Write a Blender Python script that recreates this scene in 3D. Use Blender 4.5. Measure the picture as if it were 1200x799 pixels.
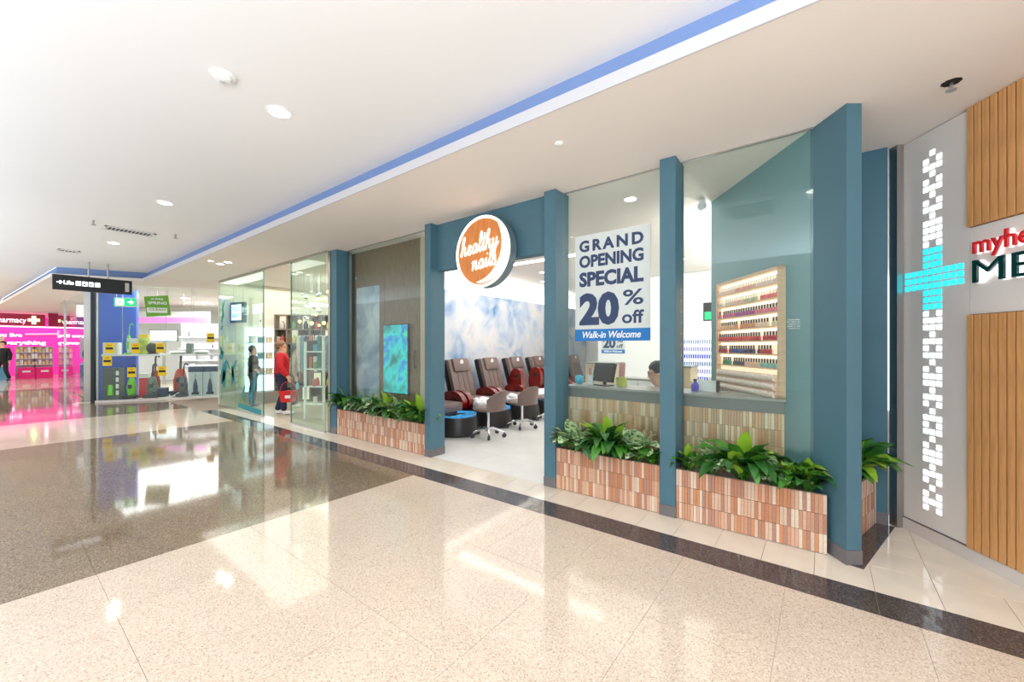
import bpy, bmesh, math, random
from mathutils import Vector, Matrix, Euler
PI = math.pi
R = math.radians
random.seed(7)
for o in list(bpy.data.objects): bpy.data.objects.remove(o)
S = bpy.context.scene
C = S.collection

# ------------------------------------------------------------------ camera, world, lights
cam = bpy.data.cameras.new('camera'); co = bpy.data.objects.new('camera', cam); C.objects.link(co)
cam.sensor_width = 36; cam.lens = 474/1200*36; cam.shift_y = 6.5/1200; cam.clip_start = .02
co.location = (0, 0, 1.5); co.rotation_euler = (PI/2, 0, math.atan2(.610, .792)); S.camera = co
S.view_settings.view_transform = 'Standard'; S.view_settings.look = 'None'; S.view_settings.gamma = 1
S.view_settings.use_curve_mapping = False
S.view_settings.exposure = 0.06
w = bpy.data.worlds.new('world'); S.world = w; w.use_nodes = True
w.node_tree.nodes['Background'].inputs[0].default_value = (.80, .90, 1, 1)
w.node_tree.nodes['Background'].inputs[1].default_value = 2.6

def area(name, loc, sx, sy, power, col=(1, 1, 1), rot=(0, 0, 0)):
    l = bpy.data.lights.new(name, 'AREA'); l.shape = 'RECTANGLE'; l.size = sx; l.size_y = sy; l.energy = power; l.color = col
    o = bpy.data.objects.new(name, l); o.location = loc; o.rotation_euler = rot; C.objects.link(o); return o
def spot(name, loc, power, col=(1, .95, .9), size=150, rad=.06):
    l = bpy.data.lights.new(name, 'SPOT'); l.spot_size = R(size); l.spot_blend = .9; l.energy = power; l.color = col; l.shadow_soft_size = rad
    o = bpy.data.objects.new(name, l); o.location = loc; C.objects.link(o); return o
area('salon_light', (-3.9, 7.6, 3.14), 4.6, 5.4, 105, (1, .98, .95))
area('salon_cove_and_fill', (-6.44, 8.2, 2.76), .12, 8, 40, (1, .98, .95), (PI, R(-40), 0))
area('salon_cove_and_fill', (-1.0, 7.2, 2.5), .3, 3.5, 70, (1, .98, .95), (PI, R(25), 0))  # added fill facing up to brighten the salon ceiling, no cove here
area('gift_light', (-9.8, 5.2, 3.1), 4.6, 4.0, 150, (1, .95, .86))
area('appliance_light', (-17.6, 4.8, 3.1), 5, 5, 400, (1, .98, .96))
area('pharmacy_light', (-33, 2, 3.05), 4, 5, 190, (1, .93, .96))
LIGHTS = [(-3.53, 1.46), (-6.96, 1.45), (-10.4, 1.43), (-.1, 1.47)]
for x, y in LIGHTS: spot('downlight_lamp', (x, y, 3.37), 45)
for x, y in [(-9.64, 2.87), (-9.33, 2.91)]: spot('downlight_lamp', (x, y, 3.14), 22)
for x, y in [(1.6, .6), (2.0, -1.8), (-1.6, -1.6)]: spot('downlight_lamp', (x, y, 3.37), 45)
area('added_uplight', (-6, -2.2, 1.6), 22, .8, 480, (.64, .80, 1), (PI, 0, 0))  # unseen uplight added behind the camera to brighten the ceiling, no fitting
area('added_uplight', (2.2, -1.8, 1.6), 4, .8, 380, (.85, .92, 1), (PI, 0, 0))  # second added uplight, lifts the soffit on the right
area('mall_far_light', (-22, -1.0, 3.35), 10, 2.0, 200, (1, .97, .94))

# ------------------------------------------------------------------ materials
def lin(c): return tuple(((v/255)/12.92 if v/255 <= .04045 else ((v/255+.055)/1.055)**2.4) for v in c)
MATS = {}
def mat(name, col, rough=.5, metal=0, emit=0, ecol=None, noise=None, bump=0, coat=0, spec=None, alpha=None):
    m = bpy.data.materials.new(name); m.use_nodes = True; nt = m.node_tree; b = nt.nodes['Principled BSDF']
    c = lin(col); b.inputs['Base Color'].default_value = (*c, 1); b.inputs['Roughness'].default_value = rough
    b.inputs['Metallic'].default_value = metal
    if coat: b.inputs['Coat Weight'].default_value = coat; b.inputs['Coat Roughness'].default_value = .05
    if spec is not None: b.inputs['Specular IOR Level'].default_value = spec
    if emit:
        b.inputs['Emission Color'].default_value = (*(lin(ecol) if ecol else c), 1); b.inputs['Emission Strength'].default_value = emit
    if noise or bump:
        sc, amt = (noise or (20, 0))[:2]; st = (noise[2] if noise and len(noise) > 2 else (1, 1, 1))
        tc = nt.nodes.new('ShaderNodeTexCoord'); mp = nt.nodes.new('ShaderNodeMapping'); mp.inputs['Scale'].default_value = st
        n = nt.nodes.new('ShaderNodeTexNoise'); n.inputs['Scale'].default_value = sc; n.inputs['Detail'].default_value = 5
        nt.links.new(tc.outputs['Object'], mp.inputs[0]); nt.links.new(mp.outputs[0], n.inputs['Vector'])
        if amt:
            r = nt.nodes.new('ShaderNodeValToRGB'); r.color_ramp.elements[0].position = .3; r.color_ramp.elements[1].position = .7
            r.color_ramp.elements[0].color = (*[v*(1-amt) for v in c], 1); r.color_ramp.elements[1].color = (*[min(1, v*(1+amt)) for v in c], 1)
            nt.links.new(n.outputs['Fac'], r.inputs[0]); nt.links.new(r.outputs[0], b.inputs['Base Color'])
        if bump:
            bp = nt.nodes.new('ShaderNodeBump'); bp.inputs['Strength'].default_value = bump; bp.inputs['Distance'].default_value = .01
            nt.links.new(n.outputs['Fac'], bp.inputs['Height']); nt.links.new(bp.outputs[0], b.inputs['Normal'])
    MATS[name] = m; return m
def terrazzo(name, base, chips, rough=.08):
    m = bpy.data.materials.new(name); m.use_nodes = True; nt = m.node_tree; b = nt.nodes['Principled BSDF']
    g = nt.nodes.new('ShaderNodeNewGeometry')
    v = nt.nodes.new('ShaderNodeTexVoronoi'); v.inputs['Scale'].default_value = 170
    r = nt.nodes.new('ShaderNodeValToRGB'); r.color_ramp.interpolation = 'CONSTANT'
    els = [(0, base)]+chips
    r.color_ramp.elements[0].color = (*lin(els[0][1]), 1)
    r.color_ramp.elements[1].position = els[1][0]; r.color_ramp.elements[1].color = (*lin(els[1][1]), 1)
    for p, c in els[2:]:
        e = r.color_ramp.elements.new(p); e.color = (*lin(c), 1)
    sep = nt.nodes.new('ShaderNodeSeparateColor')
    n = nt.nodes.new('ShaderNodeTexNoise'); n.inputs['Scale'].default_value = 1.2; n.inputs['Detail'].default_value = 4
    mx = nt.nodes.new('ShaderNodeMix'); mx.data_type = 'RGBA'; mx.blend_type = 'MULTIPLY'; mx.inputs[0].default_value = .25
    nt.links.new(g.outputs['Position'], v.inputs['Vector']); nt.links.new(g.outputs['Position'], n.inputs['Vector'])
    nt.links.new(v.outputs['Color'], sep.inputs[0]); nt.links.new(sep.outputs[0], r.inputs[0])
    nt.links.new(r.outputs[0], mx.inputs[6]); nt.links.new(n.outputs['Fac'], mx.inputs[7]); nt.links.new(mx.outputs[2], b.inputs['Base Color'])
    b.inputs['Roughness'].default_value = rough; b.inputs['IOR'].default_value = 1.42
    return m
T_LIGHT = terrazzo('terrazzo_cream', (228, 209, 188), [(.45, (216, 194, 172)), (.75, (238, 222, 203)), (.94, (190, 166, 146))])
T_DARK = terrazzo('terrazzo_brown', (150, 130, 108), [(.4, (126, 108, 90)), (.7, (174, 154, 130)), (.92, (96, 82, 72))], .06)
T_BAND = terrazzo('terrazzo_charcoal', (92, 82, 80), [(.5, (74, 66, 66)), (.8, (118, 106, 102)), (.95, (54, 48, 50))], .06)
T_MARBLE = mat('marble_tile', (236, 224, 206), .07, noise=(3, .06))
GROUT = mat('grout', (150, 132, 116), .8)
SALONTILE = mat('salon_floor_tile', (226, 226, 222), .35, noise=(2.5, .05))
CEIL = mat('ceiling_paint', (240, 239, 238), .9, noise=(.6, .015))
SOFF = mat('soffit_paint', (238, 230, 222), .85, noise=(.8, .015))
COVE_SHADE = mat('cove_painted_shade', (122, 148, 196), .8)  # bluish shading of the ceiling recess, put into the upstand's colour
WHITE = mat('white_paint', (240, 240, 238), .6)
BEIGEW = mat('beige_wall', (206, 190, 160), .6, noise=(4, .05))
TEAL = mat('slate_blue_paint', (74, 114, 130), .5, noise=(9, .03))
TEALW = mat('teal_wall_paint', (96, 146, 154), .5, noise=(2, .03))
TEALD = mat('dark_teal_paint', (64, 110, 128), .5, noise=(3, .04))
KICK = mat('grey_plinth', (112, 108, 110), .4)
STEEL = mat('brushed_steel', (186, 184, 182), .3, 1, noise=(60, .08, (1, 1, .03)))
CHROME = mat('chrome', (225, 225, 228), .12, 1)
BLACK = mat('black_plastic', (24, 25, 28), .35)
DGREY = mat('dark_grey_plastic', (58, 60, 64), .4)
TIMBER = mat('walnut_laminate', (118, 98, 74), .4, noise=(14, .42, (6, 6, .35)))
SLATW = mat('oak_slat', (216, 160, 102), .45, noise=(9, .16, (8, 8, .5)))
SLATB = mat('slat_backing', (70, 48, 30), .8)
PANEL = mat('gloss_white_panel', (238, 233, 229), .22)
BASEB = mat('white_skirting', (222, 214, 208), .4)
COUNTER = mat('grey_counter_top', (142, 146, 142), .3)
COUNTERD = mat('grey_counter_band', (98, 106, 106), .35)
SOIL = mat('soil', (52, 40, 30), .95, bump=.5, noise=(60, .3))
LED = mat('led_white', (255, 250, 240), emit=9, ecol=(255, 248, 236))
LEDS = mat('led_soft', (255, 250, 240), emit=3, ecol=(255, 250, 242))
CELLW = mat('cell_white', (250, 252, 255), emit=1.2, ecol=(236, 246, 255))
CELLC = mat('cell_cyan', (60, 220, 232), emit=1.15, ecol=(40, 214, 232))
WARMLED = mat('led_warm', (255, 226, 190), emit=4, ecol=(255, 226, 196))
RED = mat('red_cloth', (196, 26, 36), .75, noise=(30, .15))
SKIN = mat('skin', (226, 172, 144), .5)
DENIM = mat('dark_denim', (36, 48, 74), .8)
BCLOTH = mat('black_cloth', (26, 27, 32), .85, noise=(40, .2))
HAIRD = mat('black_hair', (24, 20, 20), .55, noise=(80, .3, (1, 1, .2)), bump=.5)
HAIRB = mat('brown_hair', (134, 100, 68), .6, noise=(80, .25, (1, 1, .2)), bump=.5)
LEATHER = mat('taupe_leather', (124, 106, 100), .42, noise=(20, .06))
BURG = mat('burgundy_gloss', (122, 22, 16), .2, coat=.6, noise=(12, .25))
CHARC = mat('charcoal_shell', (48, 44, 44), .35)
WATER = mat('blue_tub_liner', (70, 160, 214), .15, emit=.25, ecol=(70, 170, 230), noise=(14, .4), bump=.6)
TOWEL = mat('white_towel', (246, 246, 246), .8, bump=.3, noise=(20, .03))
YEL = mat('yellow_card', (250, 214, 20), .5)
BLUEW = mat('royal_blue_panel', (10, 84, 200), .35)
NAVY = mat('navy_print', (24, 52, 92), .5)
PAPER = mat('poster_paper', (214, 222, 220), .5)
INK = mat('navy_ink', (44, 66, 104), .5)
BLUEINK = mat('blue_band', (20, 120, 196), .5)
WHITEINK = mat('white_ink', (248, 250, 252), .5)
GREEN = mat('lime_green_plastic', (120, 220, 40), .35)
GREENP = mat('green_poster', (110, 176, 50), .5)
TEALP = mat('teal_decal', (10, 132, 142), .5)
GGREY = mat('green_grey_plastic', (104, 128, 118), .35)
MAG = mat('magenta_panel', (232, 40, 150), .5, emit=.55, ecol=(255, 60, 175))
MAGD = mat('crimson_fascia', (176, 30, 74), .45)
HOTP = mat('hot_pink', (250, 20, 130), .5)
REDP = mat('red_plastic', (214, 24, 30), .4)
STOCK = mat('packaging', (224, 196, 160), .6, noise=(30, .5))
STOCK2 = mat('mixed_packaging', (200, 190, 200), .6, noise=(26, .6))
GRYW = mat('grey_laminate', (150, 148, 138), .6)
CUBEW = mat('grey_oak_cube', (134, 122, 108), .6, noise=(10, .2, (1, 1, 8)))
EXITG = mat('exit_green', (20, 170, 110), emit=1.0, ecol=(30, 190, 120))
LITW = mat('lit_lettering', (255, 255, 255), emit=2, ecol=(240, 250, 255))
CLEAR = mat('frosted_acrylic', (226, 228, 232), .3)
PURPLE = mat('violet_glass', (70, 60, 200), .2)
OAKL = mat('light_oak_frame', (220, 184, 148), .5, noise=(8, .1, (1, 1, 8)))
def glass(name, tint, refl=.09):
    m = bpy.data.materials.new(name); m.use_nodes = True; nt = m.node_tree; nt.nodes.clear()
    o = nt.nodes.new('ShaderNodeOutputMaterial'); t = nt.nodes.new('ShaderNodeBsdfTransparent'); t.inputs[0].default_value = (*tint, 1)
    g = nt.nodes.new('ShaderNodeBsdfGlossy'); g.inputs['Roughness'].default_value = .01; g.inputs[0].default_value = (.95, 1, 1, 1)
    lw = nt.nodes.new('ShaderNodeLayerWeight'); lw.inputs[0].default_value = .5
    pw_ = nt.nodes.new('ShaderNodeMath'); pw_.operation = 'POWER'; pw_.inputs[1].default_value = 4.5
    f = nt.nodes.new('ShaderNodeMath'); f.operation = 'MULTIPLY_ADD'; f.inputs[1].default_value = .8; f.inputs[2].default_value = .035
    nt.links.new(lw.outputs['Facing'], pw_.inputs[0]); nt.links.new(pw_.outputs[0], f.inputs[0])
    mx = nt.nodes.new('ShaderNodeMixShader')
    nt.links.new(f.outputs[0], mx.inputs[0]); nt.links.new(t.outputs[0], mx.inputs[1]); nt.links.new(g.outputs[0], mx.inputs[2]); nt.links.new(mx.outputs[0], o.inputs[0])
    return m
GLASS = glass('shop_glass', (.95, .985, .97))
GLASSG = glass('green_edge_glass', (.82, .93, .89))
EDGE = mat('glass_edge', (70, 120, 108), .2)
def ramp_mat(name, stops, scale, detail=5, rough=.6, emit=0, coord='Object', dist=.6, mscale=(1, 1, 1)):
    m = bpy.data.materials.new(name); m.use_nodes = True; nt = m.node_tree; b = nt.nodes['Principled BSDF']
    tc = nt.nodes.new('ShaderNodeTexCoord'); mp = nt.nodes.new('ShaderNodeMapping'); mp.inputs['Scale'].default_value = mscale
    n = nt.nodes.new('ShaderNodeTexNoise'); n.inputs['Scale'].default_value = scale; n.inputs['Detail'].default_value = detail; n.inputs['Distortion'].default_value = dist
    r = nt.nodes.new('ShaderNodeValToRGB')
    while len(r.color_ramp.elements) < len(stops): r.color_ramp.elements.new(.5)
    for e, (p, c) in zip(r.color_ramp.elements, stops): e.position = p; e.color = (*lin(c), 1)
    nt.links.new(tc.outputs[coord], mp.inputs[0]); nt.links.new(mp.outputs[0], n.inputs['Vector']); nt.links.new(n.outputs['Fac'], r.inputs[0])
    nt.links.new(r.outputs[0], b.inputs['Base Color']); b.inputs['Roughness'].default_value = rough
    if emit:
        nt.links.new(r.outputs[0], b.inputs['Emission Color']); b.inputs['Emission Strength'].default_value = emit
        b.inputs['Base Color'].default_value = (0, 0, 0, 1)
    return m
MURAL = ramp_mat('watercolour_mural', [(.26, (96, 142, 196)), (.38, (164, 190, 220)), (.5, (214, 222, 232)), (.62, (232, 230, 230)), (.74, (196, 200, 220))], 1.5, 9)
MURAL2 = ramp_mat('storm_mural', [(.3, (84, 120, 146)), (.45, (130, 158, 178)), (.6, (190, 206, 210)), (.75, (214, 220, 216))], 1.6, 6)
TVM = ramp_mat('aurora_screen', [(.3, (8, 60, 70)), (.42, (0, 140, 140)), (.52, (10, 190, 190)), (.6, (0, 110, 190)), (.68, (30, 210, 140)), (.8, (230, 240, 255))], 2.6, 3, .3, .6, dist=.15)
SCREENW = ramp_mat('display_screen', [(.3, (190, 220, 225)), (.6, (244, 250, 252))], 3, 2, .3, 1.2)
MEDAL = mat('sign_timber', (196, 122, 62), .5, emit=.22, ecol=(224, 130, 60), noise=(10, .3, (6, 1, .4)))
LEAFD = mat('leaf_dark', (50, 104, 44), .35, noise=(12, .25))
LEAFM = mat('leaf_mid', (72, 138, 42), .35, noise=(12, .25))
LEAFL = mat('leaf_lime', (152, 196, 56), .4, noise=(12, .2))
def leafvar():
    m = bpy.data.materials.new('leaf_variegated'); m.use_nodes = True; nt = m.node_tree; b = nt.nodes['Principled BSDF']
    tc = nt.nodes.new('ShaderNodeTexCoord'); w_ = nt.nodes.new('ShaderNodeTexNoise'); w_.inputs['Scale'].default_value = 38; w_.inputs['Detail'].default_value = 3; w_.inputs['Distortion'].default_value = .8
    r = nt.nodes.new('ShaderNodeValToRGB'); r.color_ramp.elements[0].position = .42; r.color_ramp.elements[1].position = .56
    r.color_ramp.elements[0].color = (*lin((58, 122, 52)), 1); r.color_ramp.elements[1].color = (*lin((206, 224, 176)), 1)
    nt.links.new(tc.outputs['Object'], w_.inputs['Vector']); nt.links.new(w_.outputs['Fac'], r.inputs[0]); nt.links.new(r.outputs[0], b.inputs['Base Color'])
    b.inputs['Roughness'].default_value = .38; return m
LEAFV = leafvar()

# ------------------------------------------------------------------ helpers
def link(o, parent=None):
    C.objects.link(o)
    if parent is not None: o.parent = parent
    return o
def tag(o, label=None, cat=None, group=None, kind=None):
    if label: o['label'] = label
    if cat: o['category'] = cat
    if group: o['group'] = group
    if kind: o['kind'] = kind
    return o
def thing(name, label, cat, loc=(0, 0, 0), rz=0, group=None):
    o = bpy.data.objects.new(name, None); o.empty_display_size = .1; link(o); o.location = loc; o.rotation_euler = (0, 0, rz)
    return tag(o, label, cat, group)
def struct_root(name, loc=(0, 0, 0), rz=0):
    o = bpy.data.objects.new(name, None); link(o); o.location = loc; o.rotation_euler = (0, 0, rz); o['kind'] = 'structure'; return o
class B:
    def __init__(s): s.bm = bmesh.new()
    def box(s, x0, y0, z0, x1, y1, z1, bev=0, M=None):
        r = bmesh.ops.create_cube(s.bm, size=1)['verts']
        T = Matrix.Translation(((x0+x1)/2, (y0+y1)/2, (z0+z1)/2)) @ Matrix.Diagonal((abs(x1-x0), abs(y1-y0), abs(z1-z0), 1))
        bmesh.ops.transform(s.bm, matrix=(M @ T if M else T), verts=r)
        if bev:
            es = list({e for v in r for e in v.link_edges}); bmesh.ops.bevel(s.bm, geom=es, offset=bev, segments=2, affect='EDGES', profile=.6)
        return s
    def cyl(s, p0, p1, r0, r1=None, n=16):
        p0, p1 = Vector(p0), Vector(p1); d = p1-p0; r1 = r0 if r1 is None else r1
        v = bmesh.ops.create_cone(s.bm, cap_ends=True, segments=n, radius1=r0, radius2=r1, depth=d.length)['verts']
        M = Matrix.Translation((p0+p1)/2) @ d.to_track_quat('Z', 'Y').to_matrix().to_4x4()
        bmesh.ops.transform(s.bm, matrix=M, verts=v); return s
    def ball(s, c, r, n=16, sc=(1, 1, 1), rot=None):
        v = bmesh.ops.create_uvsphere(s.bm, u_segments=n, v_segments=max(6, n//2), radius=r)['verts']
        M = Matrix.Translation(c) @ (rot.to_matrix().to_4x4() if rot else Matrix()) @ Matrix.Diagonal((*sc, 1))
        bmesh.ops.transform(s.bm, matrix=M, verts=v); return s
    def prism(s, pts, z0, z1):
        a = [s.bm.verts.new((x, y, z0)) for x, y in pts]; b = [s.bm.verts.new((x, y, z1)) for x, y in pts]; n = len(pts)
        s.bm.faces.new(a[::-1]); s.bm.faces.new(b)
        for i in range(n): s.bm.faces.new((a[i], a[(i+1) % n], b[(i+1) % n], b[i]))
        return s
    def xprism(s, pts, y0, y1):            # profile in x,z extruded along y
        a = [s.bm.verts.new((x, y0, z)) for x, z in pts]; b = [s.bm.verts.new((x, y1, z)) for x, z in pts]; n = len(pts)
        s.bm.faces.new(a); s.bm.faces.new(b[::-1])
        for i in range(n): s.bm.faces.new((a[i], b[i], b[(i+1) % n], a[(i+1) % n]))
        return s
    def lathe(s, prof, n=20, c=(0, 0, 0)):
        rings = []
        for r, z in prof: rings.append([s.bm.verts.new((c[0]+max(r, 1e-4)*math.cos(2*PI*k/n), c[1]+max(r, 1e-4)*math.sin(2*PI*k/n), c[2]+z)) for k in range(n)])
        for a, b in zip(rings, rings[1:]):
            for k in range(n): s.bm.faces.new((a[k], a[(k+1) % n], b[(k+1) % n], b[k]))
        s.bm.faces.new(rings[0][::-1]); s.bm.faces.new(rings[-1]); return s
    def tube(s, pts, r, n=8, flat=None):
        pts = [Vector(p) for p in pts]; rings = []
        for i, p in enumerate(pts):
            d = (pts[min(i+1, len(pts)-1)]-pts[max(i-1, 0)]).normalized()
            q = d.to_track_quat('Z', 'Y'); rr = r[i] if isinstance(r, (list, tuple)) else r
            ring = []
            for k in range(n):
                v = q @ Vector((rr*math.cos(2*PI*k/n), rr*math.sin(2*PI*k/n), 0))
                if flat is not None: v.y *= flat
                ring.append(s.bm.verts.new(p+v))
            rings.append(ring)
        for a, b in zip(rings, rings[1:]):
            for k in range(n): s.bm.faces.new((a[k], a[(k+1) % n], b[(k+1) % n], b[k]))
        s.bm.faces.new(rings[0][::-1]); s.bm.faces.new(rings[-1]); return s
    def mesh(s, name, m, smooth=False):
        bmesh.ops.recalc_face_normals(s.bm, faces=s.bm.faces)
        me = bpy.data.meshes.new(name); s.bm.to_mesh(me); s.bm.free(); me.materials.append(m)
        if smooth:
            for p in me.polygons: p.use_smooth = True
        return me
    def obj(s, name, m, parent=None, smooth=False, label=None):
        o = bpy.data.objects.new(name, s.mesh(name, m, smooth)); link(o, parent)
        if smooth:
            try: o.data.set_sharp_from_angle(angle=R(40))
            except Exception: pass
        if label: o['label'] = label
        return o
def inst(name, me, parent, loc=(0, 0, 0), rot=(0, 0, 0), sc=(1, 1, 1)):
    o = bpy.data.objects.new(name, me); link(o, parent); o.location = loc; o.rotation_euler = rot; o.scale = sc; return o
def copy_tree(o, parent=None):
    c = o.copy(); C.objects.link(c); c.parent = parent
    for ch in list(o.children): copy_tree(ch, c)
    return c
def smooth_path(pts, k=6):
    P = [Vector(p) for p in pts]; out = []
    for i in range(len(P)-1):
        a, b, c_, d = P[max(i-1, 0)], P[i], P[i+1], P[min(i+2, len(P)-1)]
        for j in range(k):
            t = j/k; out.append(.5*((2*b)+(-a+c_)*t+(2*a-5*b+4*c_-d)*t*t+(-a+3*b-3*c_+d)*t**3))
    out.append(P[-1]); return out
def text(name, body, x0, z0, wd, ht, m, parent, y=0, depth=.002, bold=0, shear=0, rz=0, space=1):
    """flat lettering fitted to a box: left x0, bottom z0, width, height, in the parent's XZ plane facing -Y"""
    cu = bpy.data.curves.new('t', 'FONT'); cu.body = body; cu.extrude = .01; cu.offset = bold; cu.shear = shear; cu.space_character = space; cu.resolution_u = 3
    t = bpy.data.objects.new('t', cu); C.objects.link(t); bpy.context.view_layer.update()
    me = bpy.data.meshes.new_from_object(t.evaluated_get(bpy.context.evaluated_depsgraph_get())); bpy.data.objects.remove(t)
    me.name = name
    xs = [v.co.x for v in me.vertices]; ys = [v.co.y for v in me.vertices]; a, b, c_, d = min(xs), max(xs), min(ys), max(ys)
    for v in me.vertices:
        v.co = Vector(((v.co.x-a)/(b-a)*wd, (-1 if v.co.z > 0 else 1)*depth/2, (v.co.y-c_)/(d-c_)*ht))
    me.materials.clear(); me.materials.append(m)
    o = bpy.data.objects.new(name, me); link(o, parent); o.location = (x0, y, z0); o.rotation_euler = (0, 0, rz); return o

# ------------------------------------------------------------------ FLOOR
HP = Vector((.494, 4.68, 0)); HD = Vector((.56, -.83, 0)); HA = math.atan2(-.83, .56)
fl = B().box(-48, -9, -.12, 6, 13, -.004).obj('floor', GROUT); fl['kind'] = 'structure'
tile_cache = {}
def tile(x0, x1, y0, y1, m, g=.0009, name='slab', top=0.0):
    k = (round(x1-x0, 3), round(y1-y0, 3), m.name, round(g, 4))
    if k not in tile_cache: tile_cache[k] = B().box(-(x1-x0)/2+g, -(y1-y0)/2+g, -.02, (x1-x0)/2-g, (y1-y0)/2-g, 0).mesh(name, m)
    inst(name, tile_cache[k], fl, ((x0+x1)/2, (y0+y1)/2, top))
xs = [3.41-.6*i for i in range(13)]; xs[-1] = -3.79
yrows = [3.04, 2.24, 1.34, .44, -.46]
for i in range(12):
    for a, b in zip(yrows, yrows[1:]): tile(xs[i+1], xs[i], b, a, T_LIGHT)
for i in range(8):
    a0 = -3.79-i*.7075
    for a, b in zip(yrows, yrows[1:]): tile(a0-.7075, a0, b, a, T_DARK)
for i in range(4):
    a0 = -9.45-i*.7125
    for a, b in zip(yrows, yrows[1:]): tile(a0-.7125, a0, b, a, T_LIGHT)
for i in range(8):
    a0 = -12.3-i*1.2125
    for a, b in zip([3.04, 1.8, .6, -.6], [1.8, .6, -.6]): tile(a0-1.2125, a0, b, a, T_DARK)
for i in range(8):
    a0 = -22-i*1.25
    for a, b in zip([3.04, 1.8, .6, -.6], [1.8, .6, -.6]): tile(a0-1.25, a0, b, a, T_LIGHT)
for y0, y1 in ((-4.5, -.46), (-9, -4.5)):
    for i in range(9): tile(3.41-(i+1)*4.5, 3.41-i*4.5, y0, y1, T_LIGHT if i % 2 else T_LIGHT)
for i in range(44):
    a = 1.75-i*.3
    tile(a-.3, a, 3.04, 3.32, T_BAND, .001)
    if a > -12.2 : tile(a-.3, a, 3.32, 3.70 if a < .1 else 3.70, T_MARBLE, .0015)
# marble tiles in front of the clinic wall, beyond the corner fin
for i in range(6):
    for j in range(4):
        x0 = -.05+.6*i; y0 = 3.70+.3*j
        if (x0+.22)*.83+(y0-.4)*.56 < .494*.83+4.68*.56+.02: tile(x0, x0+.6, y0, y0+.3, T_MARBLE, .0015)
B().prism([(.10, 3.62), (.215, 3.60), (.47, 4.60), (.30, 4.60)], .0, .004).obj('dark_strip', T_BAND, fl)
B().prism([(-15.9, 1.45), (-15.55, 1.45), (-13.6, 4.9), (-13.9, 4.9)], .0, .004).obj('pale_strip', T_MARBLE, fl)
B().prism([(-15.9, 1.45), (-22, 1.45), (-22, 1.2), (-15.8, 1.2)], .0, .004).obj('pale_strip', T_BAND, fl)
# salon floor tiles
for i in range(11):
    for j in range(14):
        tile(-6.6+.6*i, -6.0+.6*i, 3.70+.6*j, 4.3+.6*j, SALONTILE, .001)
GIFTFL = mat('gift_floor', (196, 184, 164), .3, noise=(2, .06))
for i in range(6):
    for j in range(4): tile(-12.2+.933*i, -12.2+.933*(i+1), 3.70+1.1*j, 4.8+1.1*j, GIFTFL)
for i in range(6):
    for j in range(5): tile(-23+1.45*i, -23+1.45*(i+1), 3.04+1.4*j, 3.04+1.4*(j+1), GIFTFL)

# ------------------------------------------------------------------ CEILING
ce = B().prism([(-48, -2.6), (6, -2.6), (6, 2.56), (-13.98, 2.56), (-14.7, 1.02), (-26, .38), (-48, .1)], 3.42, 3.55).obj('ceiling', CEIL); ce['kind'] = 'structure'
so = B().prism([(6, 2.45), (6, 13), (-48, 13), (-48, 0), (-26, .3), (-14.6, .93), (-13.9, 2.45)], 3.17, 3.25).obj('ceiling', SOFF); so['kind'] = 'structure'
up = B().prism([(6, 2.55), (6, 2.65), (-14.05, 2.65), (-14.75, 1.13), (-26, .5), (-48, .2), (-48, .1), (-26, .4), (-14.68, 1.03), (-13.98, 2.55)], 3.25, 3.42).obj('trim_1', COVE_SHADE); up['kind'] = 'structure'
u2 = B().box(-13.8, 2.44, 3.165, 6, 2.452, 3.252).obj('trim_2', mat('lip_paint', (206, 206, 210), .8)); u2['kind'] = 'structure'
ow = B().box(-48, -9.2, 0, 6, -9, 5.8).obj('wall_opposite', mat('mall_wall', (214, 208, 200), .6)); ow['kind'] = 'structure'
# downlights
def downlight(x, y, z, label, r=.075, m=LED):
    t = thing('downlight', label, 'downlight', (x, y, z), 0, 'recessed ceiling downlights')
    B().lathe([(r*1.25, -.006), (r*1.3, 0), (r*.9, 0)], 20).obj('trim_ring', WHITE, t)
    B().cyl((0, 0, -.009), (0, 0, -.0065), r, n=20).obj('lamp', m, t)
for (x, y), l in zip(LIGHTS, ['round ceiling downlight nearest the camera, beside the smoke detector', 'round ceiling downlight above the middle of the dark floor', 'round ceiling downlight beyond the louvred air vent', 'round ceiling downlight mirrored at the right edge of the salon glass']):
    downlight(x, y, 3.42, l)
downlight(-9.64, 2.87, 3.17, 'left of the paired soffit downlights before the gift shop', .06)
downlight(-9.33, 2.91, 3.17, 'right of the paired soffit downlights before the gift shop', .06)
downlight(-9.45, 2.66, 3.17, 'third soffit downlight close to the pair before the gift shop', .04)
for x, y, l in [(-1.73, 4.44, 'salon downlight above the opening special poster'), (-5.0, 7.6, 'salon ceiling downlight seen right of the round sign'), (-5.7, 8.7, 'salon ceiling downlight nearest the mural wall'),
                (-2.07, 8.1, 'salon downlight towards the back rack of polish'), (-1.7, 7.7, 'salon downlight beside the end of the teal wall')]:
    downlight(x, y, 3.17, l, .06)
for x, y, l in [(-17.5, 4.2, 'appliance shop downlight near the green poster'), (-18.6, 5.1, 'appliance shop downlight in the middle of its ceiling'), (-17.2, 5.6, 'appliance shop downlight close to the gift shop')]:
    downlight(x, y, 3.17, l, .13)
t = thing('smoke_detector', 'white dome smoke detector on the high ceiling near the nearest downlight', 'smoke detector', (-3.37, 1.02, 3.42))
B().lathe([(.035, -.045), (.05, -.04), (.052, -.02), (.078, -.015), (.08, 0)], 24).obj('housing', WHITE, t, True); B().lathe([(.018, -.05), (.02, -.044)], 12).obj('sensor_cap', mat('pale_grey', (196, 200, 204), .4), t)
t = thing('smoke_detector', 'small white disc detector on the soffit before the salon pillars', 'smoke detector', (-1.72, 2.87, 3.17))
B().lathe([(.02, -.02), (.035, -.012), (.037, 0)], 18).obj('housing', WHITE, t, True)
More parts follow.
